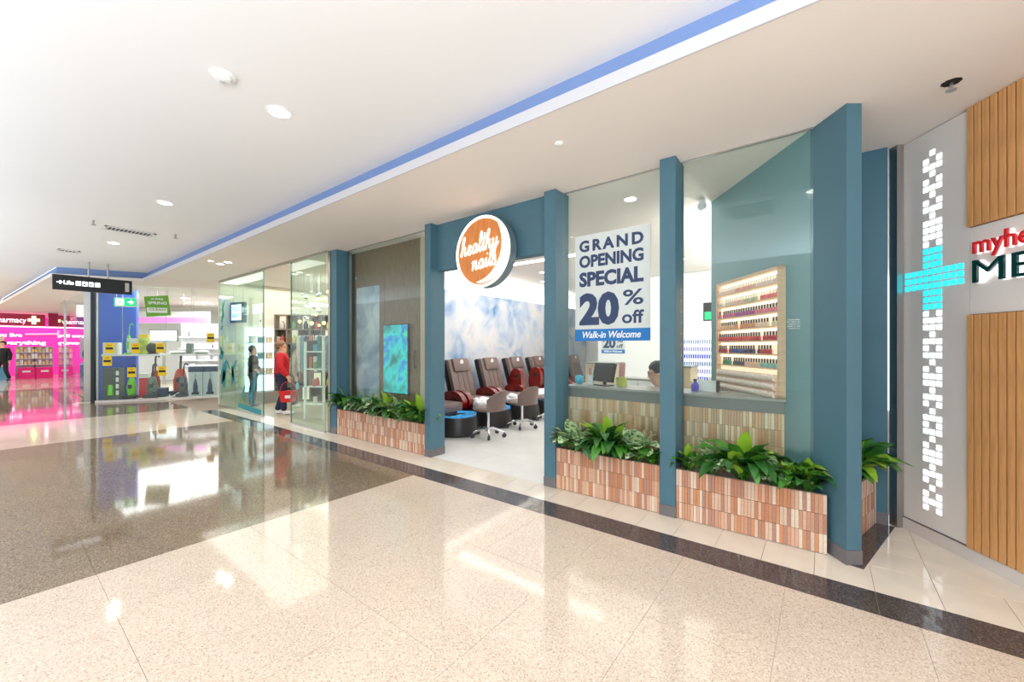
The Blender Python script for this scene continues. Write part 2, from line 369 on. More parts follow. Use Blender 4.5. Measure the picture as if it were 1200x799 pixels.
for x, y, l in [(-8.8, .99, 'grey sprinkler head left of the air vent'), (-8.78, 1.97, 'grey sprinkler head right of the air vent')]:
    t = thing('sprinkler', l, 'sprinkler', (x, y, 3.42)); B().cyl((0, 0, -.07), (0, 0, 0), .014, n=10).obj('pipe', STEEL, t); B().cyl((0, 0, -.075), (0, 0, -.065), .028, n=12).obj('deflector', STEEL, t)
t = thing('sprinkler', 'sprinkler head in a broken dark ceiling hole above the clinic', 'sprinkler', (.64, 3.72, 3.17))
B().lathe([(.045, -.004), (.05, 0), (.0, 0)], 9).obj('hole_rim', mat('dark_hole', (30, 26, 24), .9), t); B().cyl((0, 0, -.05), (0, 0, 0), .01, n=8).obj('pipe', STEEL, t); B().cyl((0, 0, -.054), (0, 0, -.048), .026, n=10).obj('deflector', STEEL, t)
def vent(x, y, w_, d, label, rz=0, z=3.42):
    t = thing('air_vent', label, 'air vent', (x, y, z), rz)
    B().box(-w_/2, -d/2, -.004, w_/2, d/2, 0).obj('backing', DGREY, t)
    b = B(); [b.box(*q) for q in ((-w_/2, -d/2, -.014, w_/2, -d/2+.03, 0), (-w_/2, d/2-.03, -.014, w_/2, d/2, 0), (-w_/2, -d/2, -.014, -w_/2+.03, d/2, 0), (w_/2-.03, -d/2, -.014, w_/2, d/2, 0))]; b.obj('frame', WHITE, t)
    n = int(d/.045); me = B().box(-w_/2+.03, -.011, -.006, w_/2-.03, .011, -.002, M=Matrix.Rotation(R(35), 4, 'X')).mesh('slat', WHITE)
    for k in range(1, n): inst('slat', me, t, (0, -d/2+k*d/n, -.004))
vent(-9.15, 1.45, .3, .62, 'rectangular louvred air vent on the high ceiling')
vent(-12.0, 1.0, .25, .3, 'small dark grille on the far high ceiling by the hanging sign')
vent(-.82, 1.1, .6, .6, 'square louvred air vent mirrored in the salon glass')
t = thing('dome_camera', 'white security camera hanging at the end of the teal wall', 'camera', (-1.1, 4.98, 3.17))
B().cyl((0, 0, -.05), (0, 0, 0), .035).obj('mount', WHITE, t); B().lathe([(.02, -.12), (.045, -.1), (.05, -.05)], 16).obj('dome', CLEAR, t, True)

# ------------------------------------------------------------------ SALON SHELL
def pillar(x0, x1, y0, y1, label):
    t = thing('pillar', label, 'pillar', ((x0+x1)/2, (y0+y1)/2, 0)); hx, hy = (x1-x0)/2, (y1-y0)/2
    B().box(-hx, -hy, .10, hx, hy, 3.17, .004).obj('shaft', TEAL, t); B().box(-hx-.003, -hy-.003, 0, hx+.003, hy+.003, .10).obj('plinth', KICK, t, label='grey metal plinth')
pillar(-1.161, -1.025, 3.67, 3.94, 'blue painted pillar between the poster window and the polish window')
pillar(-2.39, -2.245, 3.67, 3.95, 'blue painted pillar at the right of the salon entrance')
pillar(-4.33, -4.21, 3.66, 3.92, 'blue painted pillar at the left of the salon entrance')
pillar(-6.81, -6.62, 3.66, 3.90, 'blue painted pillar between the gift shop and the timber wall')
t = thing('steel_post', 'slim brushed steel post beside the leftmost blue pillar', 'post', (-6.85, 3.68, 0)); B().box(-.035, -.03, 0, .035, .06, 3.17).obj('post', STEEL, t)
# fin + long teal wall, one straight run
FP = Vector((.125, 3.60, 0)); FA = math.atan2(-.795, .607)
fin = thing('fin_pillar', 'large blue angled fin pillar at the right corner of the salon', 'pillar', FP, FA)
B().box(-.34, 0, .10, 0, .105, 3.17, .003).obj('shaft', TEAL, fin); B().box(-.34, -.003, 0, .003, .108, .10).obj('plinth', KICK, fin, label='grey metal plinth')
tw = B().box(-1.90, .0, 0, -.34, .105, 3.17).obj('wall_right', TEALW); tw.location = FP; tw.rotation_euler = (0, 0, FA); tw['kind'] = 'structure'
sw = B().box(-.62, 4.60, .10, .425, 4.72, 3.17).obj('shaft', TEALD)
t = thing('pillar', 'dark teal pillar at the back beside the clinic wall', 'pillar', (0, 4.6, 0)); sw.parent = t; sw.location = (0, -4.6, 0)
B().box(-.62, -.004, 0, .43, .12, .10).obj('plinth', KICK, t, label='grey metal plinth')
t = thing('steel_post', 'brushed steel corner post at the end of the clinic wall', 'post', (.46, 4.63, 0), HA); B().box(-.035, 0, 0, .04, .05, 3.17).obj('post', STEEL, t)
fa = B().box(-4.21, 3.775, 2.54, -2.39, 3.90, 3.17).obj('wall_fascia', TEAL); fa['kind'] = 'structure'
bulk = B().box(-2.0, 0, 0, 0, .15, 3.17)
# side and back walls of the salon
wl = B().box(-6.75, 4.12, 0, -6.55, 12.7, 3.17).obj('wall_left', WHITE); wl['kind'] = 'structure'
wb = B().box(-6.75, 12.5, 0, 1, 12.7, 3.17).obj('wall_back', WHITE); wb['kind'] = 'structure'
wp = B().box(-4.6, 9.6, 0, -.2, 9.72, 3.17).obj('wall_partition', WHITE); wp['kind'] = 'structure'
we = B().prism([(-.98, 5.19), (-.2, 5.9), (-.2, 12.5), (-.08, 12.5), (-.08, 5.8), (-.9, 5.1)], 0, 3.17).obj('wall_side', WHITE); we['kind'] = 'structure'
mu = B().box(-6.55, 4.14, .0, -6.40, 12.4, 2.72).obj('wall_mural', MURAL); mu['kind'] = 'structure'
t = thing('cove_light', 'glowing light strip along the top of the watercolour mural', 'light', (-6.47, 8.2, 2.72)); B().box(-.05, -4.0, .0, .03, 4.1, .02).obj('led_strip', LEDS, t)
t = thing('linear_light', 'long bright linear light across the salon ceiling behind the entrance', 'light', (-4.3, 6.45, 3.17)); B().box(-2.1, -.07, -.03, 1.3, .07, -.002).obj('diffuser', LED, t); B().box(-2.12, -.085, -.02, 1.32, .085, 0).obj('housing', WHITE, t)
# timber wall behind the left window
tb = struct_root('wall_timber', (-6.8, 4.05, 0))
for k, (a, b) in enumerate([(0, 1.0), (1.0, 1.9)]): B().box(a+.002, 0, .02, b-.002, .07, 3.17).obj('panel', TIMBER, tb)
B().box(1.9, .005, 0, 2.02, .07, 3.17).obj('edge_trim', mat('pale_timber', (196, 180, 150), .5), tb)
B().box(-.05, .04, 0, 2.02, .08, 3.17).obj('backing', SLATB, tb)
t = thing('wall_print', 'pale blue storm mural panel on the timber wall', 'wall print', (-6.62, 4.04, .3)); B().box(0, 0, 0, .68, .012, 2.24).obj('print', MURAL2, t)
t = thing('display_screen', 'portrait screen glowing turquoise on the timber wall', 'screen', (-5.46, 4.04, .74)); B().box(-.325, -.03, -.0, .325, .012, 1.12, .004).obj('bezel', BLACK, t); B().box(-.31, -.034, .015, .31, -.03, 1.105).obj('picture', TVM, t)
t = thing('door_handle', 'slim dark pull handle on the timber wall edge', 'handle', (-4.98, 4.04, 1.15)); B().cyl((0, -.03, 0), (0, -.03, .3), .009).cyl((0, -.03, .03), (0, .01, .03), .006).cyl((0, -.03, .27), (0, .01, .27), .006).obj('bar', BLACK, t)
# glazing
def pane(name, x0, x1, y, z0=0, z1=3.17, m=GLASS, n=1):
    root = struct_root(name, (x0, y, z0)); w_ = (x1-x0)/n
    for k in range(n):
        B().box(k*w_+.002, -.005, .01, (k+1)*w_-.002, .005, z1-z0-.01).obj('pane', m, root)
    B().box(0, -.009, 0, x1-x0, .009, .014).box(0, -.009, z1-z0-.014, x1-x0, .009, z1-z0).obj('channel', STEEL, root)
    return root
pane('window_1', -1.025, -.06, 3.84); pane('window_2', -2.245, -1.161, 3.84); pane('window_3', -6.62, -4.33, 3.84)

# ------------------------------------------------------------------ CERAMIC FINGER TILES
PAL = [(206, 154, 124), (216, 174, 146), (194, 134, 102), (228, 206, 184), (184, 138, 118), (208, 144, 104), (218, 188, 164)]
PALC = [(200, 164, 124), (212, 184, 148), (190, 144, 108), (222, 204, 172), (176, 156, 126), (208, 158, 114)]
def tmesh(pal, nm): return [B().box(-.0107, -.004, -.069, .0107, .004, .069).mesh('tile', mat(nm+str(i), c, .25, noise=(60, .06))) for i, c in enumerate(pal)]
TM, TMC = tmesh(PAL, 'finger_tile_pink'), tmesh(PALC, 'finger_tile_sand')
def tiled(root, x0, x1, z0, rows, y, meshes, p=.0235, rot=0, origin=None):
    n = int(round((x1-x0)/p)); p = (x1-x0)/n
    for r in range(rows):
        for k in range(n):
            xx = x0+(k+.5)*p; zz = z0+(r+.5)*.141
            if origin is None: inst('tile', random.choice(meshes), root, (xx, y+random.uniform(-.0008, .0008), zz))
            else:
                v = Vector(origin)+Matrix.Rotation(rot, 4, 'Z') @ Vector((xx, y, 0)); inst('tile', random.choice(meshes), root, (v.x, v.y, zz), (0, 0, rot))
def planter(x0, x1, y, label, slant=0):
    t = thing('planter', label, 'planter', (x0, y, 0)); L = x1-x0; d = .15
    B().prism([(0, .004), (L, .004), (L-slant, d), (0, d)], 0, .36).obj('core', GROUT, t)
    b = B().box(0, .004, .36, L, .018, .43).box(0, .14, .36, L-slant, d, .43).box(0, .018, .36, .012, .14, .43)
    b.obj('rim', GROUT, t); B().prism([(.012, .018), (L-.01, .018), (L-slant-.01, .14), (.012, .14)], .355, .385).obj('soil', SOIL, t)
    tiled(t, 0, L, .006, 3, 0, TM)
    return t
planter(-1.022, .02, 3.684, 'terracotta tiled planter under the polish window at the right', .085)
planter(-2.242, -1.164, 3.684, 'terracotta tiled planter under the opening special poster')
planter(-6.617, -4.333, 3.674, 'terracotta tiled planter along the timber wall window')
t = thing('planter', 'small tiled planter tucked behind the corner fin beside the clinic', 'planter', (0, 4.08, 0))
SP = [(-.02, 0), (.19, 0), (.345, .512), (-.42, .512)]
B().prism(SP, 0, .36).obj('core', GROUT, t); B().prism([(.19, 0), (.345, .512), (.33, .512), (.175, 0)], .36, .43).obj('rim', GROUT, t); B().prism([(-.02, 0), (.175, 0), (.33, .51), (-.42, .51)], .36, .385).obj('soil', SOIL, t)
tiled(t, 0, .535, .006, 3, -.004, TM, rot=math.atan2(.512, .155), origin=(.19, 0, 0))

# ------------------------------------------------------------------ PLANTS
def leaf_mesh(L, W, droop, m, stem=.35, fold=.25, seg=9):
    bm = bmesh.new(); rows = []; x = z = 0; a = R(62)
    ds = L/seg
    for i in range(seg+1):
        t = i/seg
        if t < stem*.8: wv = .004
        else:
            q = (t-stem*.8)/(1-stem*.8); wv = W/2*math.sin(PI*min(1, q**.75))**.8+.0005
        f = fold*wv
        rows.append([bm.verts.new((x, s*wv, z+abs(s)*f+(.006*math.sin(i*2.1) if abs(s) == 1 else 0))) for s in (-1, -.5, 0, .5, 1)])
        x += math.cos(a)*ds; z += math.sin(a)*ds; a -= droop/seg*(.4+1.2*t)
    for p, q in zip(rows, rows[1:]):
        for k in range(4): bm.faces.new((p[k], p[k+1], q[k+1], q[k]))
    me = bpy.data.meshes.new('leaf'); bm.to_mesh(me); bm.free(); me.materials.append(m)
    for p in me.polygons: p.use_smooth = True
    return me
LV = {'dark': [leaf_mesh(.36, .095, R(d), m, .25) for d in (70, 110, 150, 175) for m in (LEAFD, LEAFD, LEAFM)]+[leaf_mesh(.33, .08, R(50), LEAFL, .25)],
      'lime': [leaf_mesh(.31, .08, R(d), m, .25) for d in (70, 110, 140) for m in (LEAFM, LEAFL, LEAFM)],
      'variegated': [leaf_mesh(.29, .125, R(d), m, .4, .12) for d in (60, 100, 140) for m in (LEAFV, LEAFV, LEAFV, LEAFM)]}
def plant(x, y, z, kind, label, n=18, s=1.0, out=-PI/2, spread=PI*.62, group=None):
    t = thing('potted_plant', label, 'plant', (x, y, z), 0, group)
    for k in range(int(n*1.5)):
        az = out+random.uniform(-1, 1)*spread; up_ = random.random()
        me = random.choice(LV[kind]); q = s*random.uniform(.75, 1.1)
        inst('leaf', me, t, (random.uniform(-.03, .03), random.uniform(-.012, .012), 0), (random.uniform(-.2, .2), -up_*.5+.15, az), (q, q, q))
    me = random.choice(LV[kind][-1:] if kind != 'variegated' else LV[kind][:1]); inst('leaf', me, t, (0, 0, 0), (0, -.45, out+random.uniform(-.5, .5)), (s*1.1,)*3)
    B().cyl((0, 0, -.02), (0, 0, .03), .012, n=8).obj('stem', LEAFM, t)
zp = .40
for x, k, l, s in [(-.94, 'dark', 'dark leafy plant at the left end of the right planter', .7), (-.76, 'variegated', 'pale variegated plant second from left in the right planter', 1.0),
                   (-.52, 'dark', 'large dark glossy plant spilling over the middle of the right planter', 1.15), (-.32, 'variegated', 'striped pale green plant right of the dark one in the right planter', .85),
                   (-.2, 'lime', 'lime green plant towards the right of the right planter', 1.0), (-.09, 'dark', 'dark spiky plant at the right end against the blue fin', .75)]:
    plant(x, 3.765, zp, k, l, 20 if s > 1 else 15, s*1.15)
for x, k, l, s in [(-2.08, 'variegated', 'pale variegated plant at the left end of the poster planter', 1.1), (-1.84, 'dark', 'dark arching plant second from left in the poster planter', .85),
                   (-1.68, 'dark', 'large dark glossy plant hanging over the middle of the poster planter', 1.15), (-1.4, 'variegated', 'variegated plant right of the dark one in the poster planter', 1.05), (-1.25, 'lime', 'small green plant at the right end of the poster planter', .7)]:
    plant(x, 3.765, zp, k, l, 20 if s > 1 else 15, s*1.15)
for x, k, l, s in [(-6.5, 'dark', 'dark plant at the far left end of the timber wall planter', 1.1), (-6.15, 'variegated', 'pale plant second in the timber wall planter', .9), (-5.85, 'dark', 'dark trailing plant third in the timber wall planter', 1.1),
                   (-5.55, 'variegated', 'pale variegated plant at the middle of the timber wall planter', 1.15), (-5.3, 'dark', 'dark hanging plant below the turquoise screen', 1.1), (-5.02, 'variegated', 'bright variegated plant right of the turquoise screen', 1.2), (-4.72, 'lime', 'mid green plant fifth along near the entrance pillar', 1.1), (-4.52, 'dark', 'dark plant drooping beside the entrance pillar', 1.15)]:
    plant(x, 3.755, zp, k, l, 18, s*1.2)
plant(.17, 4.38, zp, 'lime', 'bright green plant leaning out behind the corner fin', 30, 1.45, out=-.1, spread=PI*.55)

# ------------------------------------------------------------------ RECEPTION COUNTER
t = thing('reception_counter', 'reception counter with grey top and sandy finger tile front', 'counter', (-2.36, 4.1, 0)); L = 2.15
L = 2.10
def slant(y): return .125-.7635*(y+.5)+2.36-.012
for nm, y0, y1, z0, z1, m_ in (('body', .006, .40, 0, .93, GROUT), ('band', -.012, .42, .93, 1.035, COUNTERD), ('worktop', -.03, .43, 1.035, 1.055, COUNTER)):
    B().prism([(-.01, y0), (slant(y0), y0), (slant(y1), y1), (-.01, y1)], z0, z1).obj(nm, m_, t)
tiled(t, 0, L, .084, 6, 0, TMC, p=.0235)
CT = 1.055
t = thing('monitor', 'black monitor seen from behind on the reception counter', 'monitor', (-1.99, 4.32, CT), R(-24))
B().box(-.10, -.08, 0, .10, .06, .012, .004).obj('base', BLACK, t); B().box(-.02, -.005, .01, .02, .015, .12).obj('stand', BLACK, t)
B().box(-.17, -.02, -.1, .17, .012, .115, .008, M=Matrix.Translation((0, 0, .14)) @ Matrix.Rotation(R(-14), 4, 'X')).obj('housing', BLACK, t)
B().box(-.15, -.026, .08, .15, -.018, .10, M=Matrix.Translation((0, 0, .14)) @ Matrix.Rotation(R(-14), 4, 'X')).obj('vent_strip', DGREY, t, label='paler grey strip')
t = thing('gift_ball', 'turquoise crinkled ball at the left end of the counter', 'ornament', (-2.30, 4.30, CT)); b = B(); b.ball((0, 0, .055), .055, 16)
for v in b.bm.verts: v.co += (v.co-Vector((0, 0, .055)))*random.uniform(-.12, .12)
b.obj('ball', mat('turquoise_foil', (30, 180, 210), .3), t)
t = thing('pen_cup', 'clear cup of pens between the turquoise ball and the monitor', 'cup', (-2.18, 4.36, CT)); B().lathe([(.035, 0), (.04, .11), (.036, .11), (.032, .006)], 14).obj('cup', CLEAR, t)
for k, c in enumerate([NAVY, RED, CLEAR]): B().cyl((-.015+.014*k, 0, .01), (-.025+.022*k, .01, .19), .004, n=6).obj('pen', c, t)
t = thing('leaflet_stand', 'pink and lime leaflet stand right of the monitor', 'leaflet holder', (-1.80, 4.36, CT), R(-20)); B().box(-.05, -.03, 0, .05, .03, .1, .003).obj('holder', mat('lime_card', (206, 214, 96), .5), t)
B().box(-.055, .0, .05, .03, .006, .26, M=Matrix.Rotation(R(-6), 4, 'X')).obj('leaflet', mat('pink_card', (236, 170, 164), .5), t)
t = thing('pump_bottle', 'violet blue glass pump bottle on the counter by the pillar', 'bottle', (-1.02, 4.33, CT)); B().lathe([(.03, 0), (.035, .01), (.035, .07), (.014, .09), (.014, .1)], 16).obj('bottle', PURPLE, t, True); B().cyl((0, 0, .1), (0, 0, .12), .016, n=12).obj('cap', BLACK, t)
t = thing('tablet', 'white tablet leaning on the counter before the teal wall', 'tablet', (-.93, 4.36, CT), R(-10)); B().box(-.1, 0, 0, .1, .008, .12, .003, M=Matrix.Rotation(R(-28), 4, 'X')).obj('body', CLEAR, t); B().box(-.09, -.002, .01, .09, 0, .11, M=Matrix.Rotation(R(-28), 4, 'X')).obj('screen', PAPER, t); B().box(.1, .0, 0, .115, .06, .11).obj('stand', BLACK, t)
t = thing('wicker_basket', 'tan basket of dried flowers behind the tablet', 'basket', (-1.25, 5.75, .78)); B().lathe([(.12, 0), (.17, .14), (.15, .14), (.1, .01)], 16).obj('basket', mat('wicker', (190, 144, 110), .8, noise=(40, .3)), t)
for k in range(14):
    a = k*2.4; B().tube([(0, 0, .08), (.09*math.cos(a), .09*math.sin(a), .2), (.16*math.cos(a), .16*math.sin(a), .22+.04*(k % 3))], [.006, .012, .02], 6).obj('dried_stem', mat('dried_%d' % k, (216, 204, 172), .8), t)
t = thing('side_table', 'tan side desk behind the reception counter near the teal wall', 'desk', (-1.3, 5.75, 0)); B().box(-.35, -.2, .74, .18, .2, .78).obj('top', BEIGEW, t)
for sx in (-.32, .15):
    for sy in (-.17, .17): B().box(sx-.02, sy-.02, 0, sx+.02, sy+.02, .74).obj('leg', WHITE, t)
def cabinet(x, y, w_, d, h, m, label):
    t = thing('cabinet', label, 'cabinet', (x, y, 0)); B().box(-w_/2, -d/2, 0, w_/2, d/2, h).obj('body', m, t); B().box(-w_/2-.01, -d/2-.01, h, w_/2+.01, d/2, h+.025).obj('worktop', COUNTER, t)
    for k in range(2): B().box(-w_/2+.01+k*w_/2, -d/2-.016, .06, k*w_/2-.01, -d/2, h-.02).obj('door', m, t)
cabinet(-2.85, 6.2, .5, .4, 1.22, BEIGEW, 'tall beige cabinet behind the monitor')
cabinet(-2.25, 6.3, .66, .4, .98, WHITE, 'low white cabinet with grey top behind the counter')
cabinet(-1.62, 6.2, .3, .4, 1.2, BEIGEW, 'beige cabinet behind the seated receptionist')
# white polish rack at the back
t = thing('polish_rack', 'white backlit rack of pale polishes at the back of the salon', 'rack', (-1.75, 8.3, 0))
B().box(-.42, .0, .75, .35, .04, 1.85).obj('back', mat('lit_white', (240, 244, 255), emit=.8, ecol=(240, 244, 255)), t)
B().box(-.42, -.2, 0, .35, .04, .75).obj('base_cabinet', WHITE, t)
for k in range(6):
    B().box(-.40, -.1, .85+.14*k, .33, 0, .86+.14*k).obj('shelf', CLEAR, t)
    bt = B()
    for j in range(18): bt.cyl((-.38+.04*j, -.05, .86+.14*k), (-.38+.04*j, -.05, .93+.14*k), .013, n=6)
    o = bt.obj('polish_row', [PURPLE, mat('lilac', (168, 150, 206), .3), mat('blue_grey', (120, 130, 170), .3)][k % 3], t); o['kind'] = 'stuff'
t = thing('exit_sign', 'small green exit sign by the end of the teal wall', 'sign', (-1.55, 7.2, 1.92)); B().box(-.02, 0, 0, .2, .03, .3).obj('box', BLACK, t); B().box(0, -.004, .02, .18, 0, .15).obj('green_face', EXITG, t)
B().cyl((.1, .01, .3), (.1, .01, 1.25), .006, n=6).obj('rod', STEEL, t)

# ------------------------------------------------------------------ POLISH DISPLAY on the teal wall
disp = thing('polish_display', 'lit oak framed nail polish display recessed in the teal wall', 'display shelf', FP, FA)
DX0, DX1, DZ0, DZ1 = -1.69, -.62, 1.058, 2.185
b = B().box(DX0, -.05, DZ1-.03, DX1, 0, DZ1).box(DX0, -.05, DZ0, DX1, 0, DZ0+.03).box(DX0, -.05, DZ0, DX0+.035, 0, DZ1).box(DX1-.035, -.05, DZ0, DX1, 0, DZ1); b.obj('frame', OAKL, disp)
B().box(DX0+.03, -.012, DZ0+.03, DX1-.03, -.002, DZ1-.03).obj('back_panel', mat('lit_back', (255, 232, 204), .6, emit=.75, ecol=(255, 228, 196)), disp)
ORD = 'zeroth first second third fourth fifth sixth seventh eighth ninth tenth eleventh twelfth thirteenth fourteenth fifteenth sixteenth seventeenth eighteenth nineteenth twentieth twenty-first twenty-second twenty-third twenty-fourth'.split()
SHZ = [2.045-.122*k for k in range(7)]
Mw = Matrix.Translation(FP) @ Matrix.Rotation(FA, 4, 'Z')
bodyM = B().lathe([(.012, 0), (.015, .003), (.015, .032), (.008, .04)], 8)
def polish(colour, capm, key):
    if key in polish.c: return polish.c[key]
    me = B().lathe([(.013, 0), (.016, .003), (.016, .034), (.008, .042)], 8).mesh('bottle', mat('polish_'+str(key), colour, .2))
    polish.c[key] = me; return me
polish.c = {}
CAPB = B().cyl((0, 0, .042), (0, 0, .078), .0085, .0075, n=8).mesh('cap', BLACK); CAPW = B().cyl((0, 0, .042), (0, 0, .078), .0085, .0075, n=8).mesh('cap', WHITE)
rowcols = [[(250, 226, 214), (244, 180, 170), (232, 210, 200)], [(226, 222, 200), (240, 206, 190), (200, 206, 170), (236, 120, 120)], [(214, 110, 150), (180, 80, 160), (232, 130, 150)], [(240, 190, 150), (226, 150, 110), (236, 214, 190)], [(214, 40, 44), (226, 70, 60), (190, 30, 50)], [(170, 30, 60), (40, 60, 150), (60, 40, 90), (190, 40, 40)], [(60, 150, 110), (90, 80, 90), (232, 190, 170), (140, 190, 180)]]
rown = ['top shelf with a white cap', 'second shelf with a white cap', 'third shelf with a black cap', 'fourth shelf with a black cap', 'fifth shelf with a black cap', 'sixth shelf with a black cap', 'seventh shelf with a black cap']
coln = ['pale pink', 'rosy', 'cream', 'pastel', 'mauve', 'plum', 'peach', 'apricot', 'bright red', 'dark red', 'blue', 'green', 'smoky']
for k, z in enumerate(SHZ):
    B().box(DX0+.03, -.06, z-.012, DX1-.03, 0, z).obj('shelf', OAKL, disp)
    B().box(DX0+.04, -.014, z+.085, DX1-.04, -.011, z+.098).obj('led_strip', WARMLED, disp)
    nb = 0
    for j in range(24):
        if random.random() < .1: continue
        ci = (j*len(rowcols[k])//24); c = rowcols[k][ci]
        r = bpy.data.objects.new('polish_bottle', polish(c, None, (k, ci))); link(r)
        r.location = Mw @ Vector((DX0+.062+j*.0411, -.036, z)); r.rotation_euler = (0, 0, FA)
        nb += 1; tag(r, 'nail polish bottle with %s cap, %s from the left on the %s shelf' % ('white' if k < 2 else 'black', ORD[nb], ORD[k+1]), 'bottle', 'polish bottles on the lit display')
        inst('cap', CAPW if k < 2 else CAPB, r)
for k, z in enumerate([1.245, 1.17, 1.10]):
    B().box(DX0+.03, -.06, z-.058, DX1-.03, 0, z-.052).obj('shelf', OAKL, disp)
    r = thing('swatch_roll', 'long roll of speckled nail swatches, %s of the three under the bottles' % ['top', 'middle', 'lowest'][k], 'swatches', Mw @ Vector((DX0+.05, -.04, z-.018)), FA)
    B().cyl((0, 0, 0), (.95, 0, 0), .032, n=14).obj('roll', mat('swatch_%d' % k, (244, 214, 200), .5, noise=(70, .3)), r, True)
# small white opening-hours lettering on the glass
t = thing('hours_decal', 'small white opening hours lettering on the right glass pane', 'decal', (-.235, 3.832, 1.64))
for k, (s_, w_) in enumerate([('TRADING HOURS', .075), ('MON - WED  9 - 5.30', .085), ('THURSDAY  9 - 9', .075), ('FRIDAY  9 - 5.30', .08), ('SUNDAY 10 - 4', .07)]):
    text('lettering', s_, .09-w_, .064-.017*k, w_, .009, WHITEINK, t)

# ------------------------------------------------------------------ OPENING POSTER
def poster(name, label, x0, y, z0, W, H):
    t = thing(name, label, 'poster', (x0, y, z0)); B().box(0, 0, 0, W, .002, H).obj('sheet', PAPER, t)
    f = H/1.108; g = W/.80
    for s_, a, b_, h0, h1, bo, sp in [('GRAND', .05, .735, .93, 1.052, .04, 1.35), ('OPENING', .05, .735, .765, .895, .04, 1), ('SPECIAL', .05, .735, .565, .72, .045, 1), ('20', .05, .49, .16, .50, .05, 1), ('%', .53, .735, .35, .50, .015, 1), ('off', .52, .74, .17, .30, .02, 1)]:
        text('lettering', s_, a*g, h0*f, (b_-a)*g, (h1-h0)*f, INK, t, y=-.002, bold=bo, space=sp)
    B().box(0, -.003, 0, W, 0, .122*f).obj('band', BLUEINK, t); text('lettering', 'Walk-in Welcome', .09*g, .03*f, .62*g, .07*f, WHITEINK, t, y=-.005, bold=.02, shear=.25)
    return t
t = poster('sale_poster', 'grand opening special twenty percent off poster on the glass', -2.095, 3.824, 1.557, .80, 1.108)
text('lettering', 'Limited time only', .05, .135, .18, .014, WHITEINK, t, y=-.0045)
poster('sale_poster', 'small twenty percent off poster on the partition, standing in for a mirror reflection', -4.5, 9.595, 1.33, .62, .86)  # modelled sheet in place of a poster reflected in a salon mirror

# ------------------------------------------------------------------ ROUND SIGN
sg = thing('round_sign', 'round backlit timber sign reading healthy nails over the entrance', 'sign', (-3.22, 3.6, 2.63)); rs = .425
B().cyl((0, .0, 0), (0, .12, 0), rs, n=64).obj('drum', mat('sign_rim', (108, 128, 136), .4), sg, True)
B().cyl((0, .12, 0), (0, .175, 0), .12, n=20).obj('bracket', DGREY, sg)
B().cyl((0, -.008, 0), (0, .0, 0), rs-.03, n=64).obj('timber_face', MEDAL, sg)
b = B(); n = 72
rings = [[b.bm.verts.new((r*math.cos(2*PI*k/n), y, r*math.sin(2*PI*k/n))) for k in range(n)] for r, y in ((rs-.032, -.002), (rs-.032, -.014), (rs, -.014), (rs, -.002))]
for a in range(4):
    for k in range(n): b.bm.faces.new((rings[a][k], rings[a][(k+1) % n], rings[(a+1) % 4][(k+1) % n], rings[(a+1) % 4][k]))
SIGNL = mat('sign_light', (255, 248, 236), emit=1.5, ecol=(255, 246, 232)); b.obj('light_ring', SIGNL, sg)
b = B(); n = 40; A, O = [], []
for k in range(n+1):
    t_ = k/n; a = R(48-150*t_); wv = .085*math.sin(PI*t_)**.8+.002
    A.append((a, rs-.035-.02*t_)); O.append(wv)
top = []
for (a, r), wv in zip(A, O):
    top.append([b.bm.verts.new((q*math.cos(a), y, q*math.sin(a))) for q, y in ((r-wv, -.008), (r-wv, -.018), (r, -.018), (r, -.008))])
for p, q in zip(top, top[1:]):
    for k in range(4): b.bm.faces.new((p[k], p[(k+1) % 4], q[(k+1) % 4], q[k]))
b.obj('swoosh', SIGNL, sg)
G = {'h': (1.0, [[(0, .1), (.25, 1.0), (.42, 1.8), (.34, 2.1), (.2, 1.7), (.15, .8), (.13, 0)], [(.15, .5), (.42, 1), (.62, .9), (.6, .25), (.75, .03), (1, .35)]]),
     'e': (.72, [[(0, .35), (.35, .5), (.48, .85), (.3, 1.02), (.1, .65), (.2, .1), (.45, .03), (.72, .35)]]),
     'a': (.92, [[(.6, .85), (.38, 1.02), (.12, .65), (.15, .15), (.38, .05), (.6, .5), (.66, 1)], [(.66, 1), (.62, .3), (.72, .03), (.92, .35)]]),
     'l': (.52, [[(0, .35), (.32, 1.2), (.42, 1.85), (.3, 2.1), (.2, 1.6), (.18, .4), (.3, .02), (.52, .35)]]),
     't': (.52, [[(0, .35), (.25, 1.1), (.32, 1.85)], [(.32, 1.7), (.2, .4), (.32, .02), (.52, .35)], [(.02, 1.3), (.55, 1.42)]]),
     'y': (.85, [[(0, .75), (.1, 1), (.12, .3), (.3, .05), (.5, .4), (.6, 1)], [(.6, 1), (.52, -.1), (.36, -.9), (.12, -.95), (.15, -.5), (.9, .45)]]),
     'n': (.9, [[(0, .8), (.12, 1), (.14, .5), (.12, 0)], [(.13, .5), (.4, 1), (.58, .85), (.55, .25), (.68, .03), (.9, .35)]]),
     'i': (.5, [[(0, .35), (.18, 1), (.17, .3), (.28, .03), (.5, .35)], [(.24, 1.4), (.27, 1.5)]]),
     's': (.6, [[(0, .35), (.28, 1.15), (.4, .7), (.48, .25), (.28, -.02), (.05, .15)]])}
def script(word, x0, z0, sx, sz, slope, parent):
    cx = x0; b = B()
    for ch in word:
        wd, strokes = G[ch]
        for st in strokes:
            pts = smooth_path([(cx+px*sx+pz*sz*.12, -.014, z0+pz*sz+(cx+px*sx-x0)*slope) for px, pz in st], 5)
            b.tube(pts, .0082, 6)
        cx += wd*sx
    b.obj('lettering', SIGNL, parent)
script('healthy', -.345, -.03, .108, .112, .1, sg); script('nails', -.16, -.215, .112, .108, .1, sg)

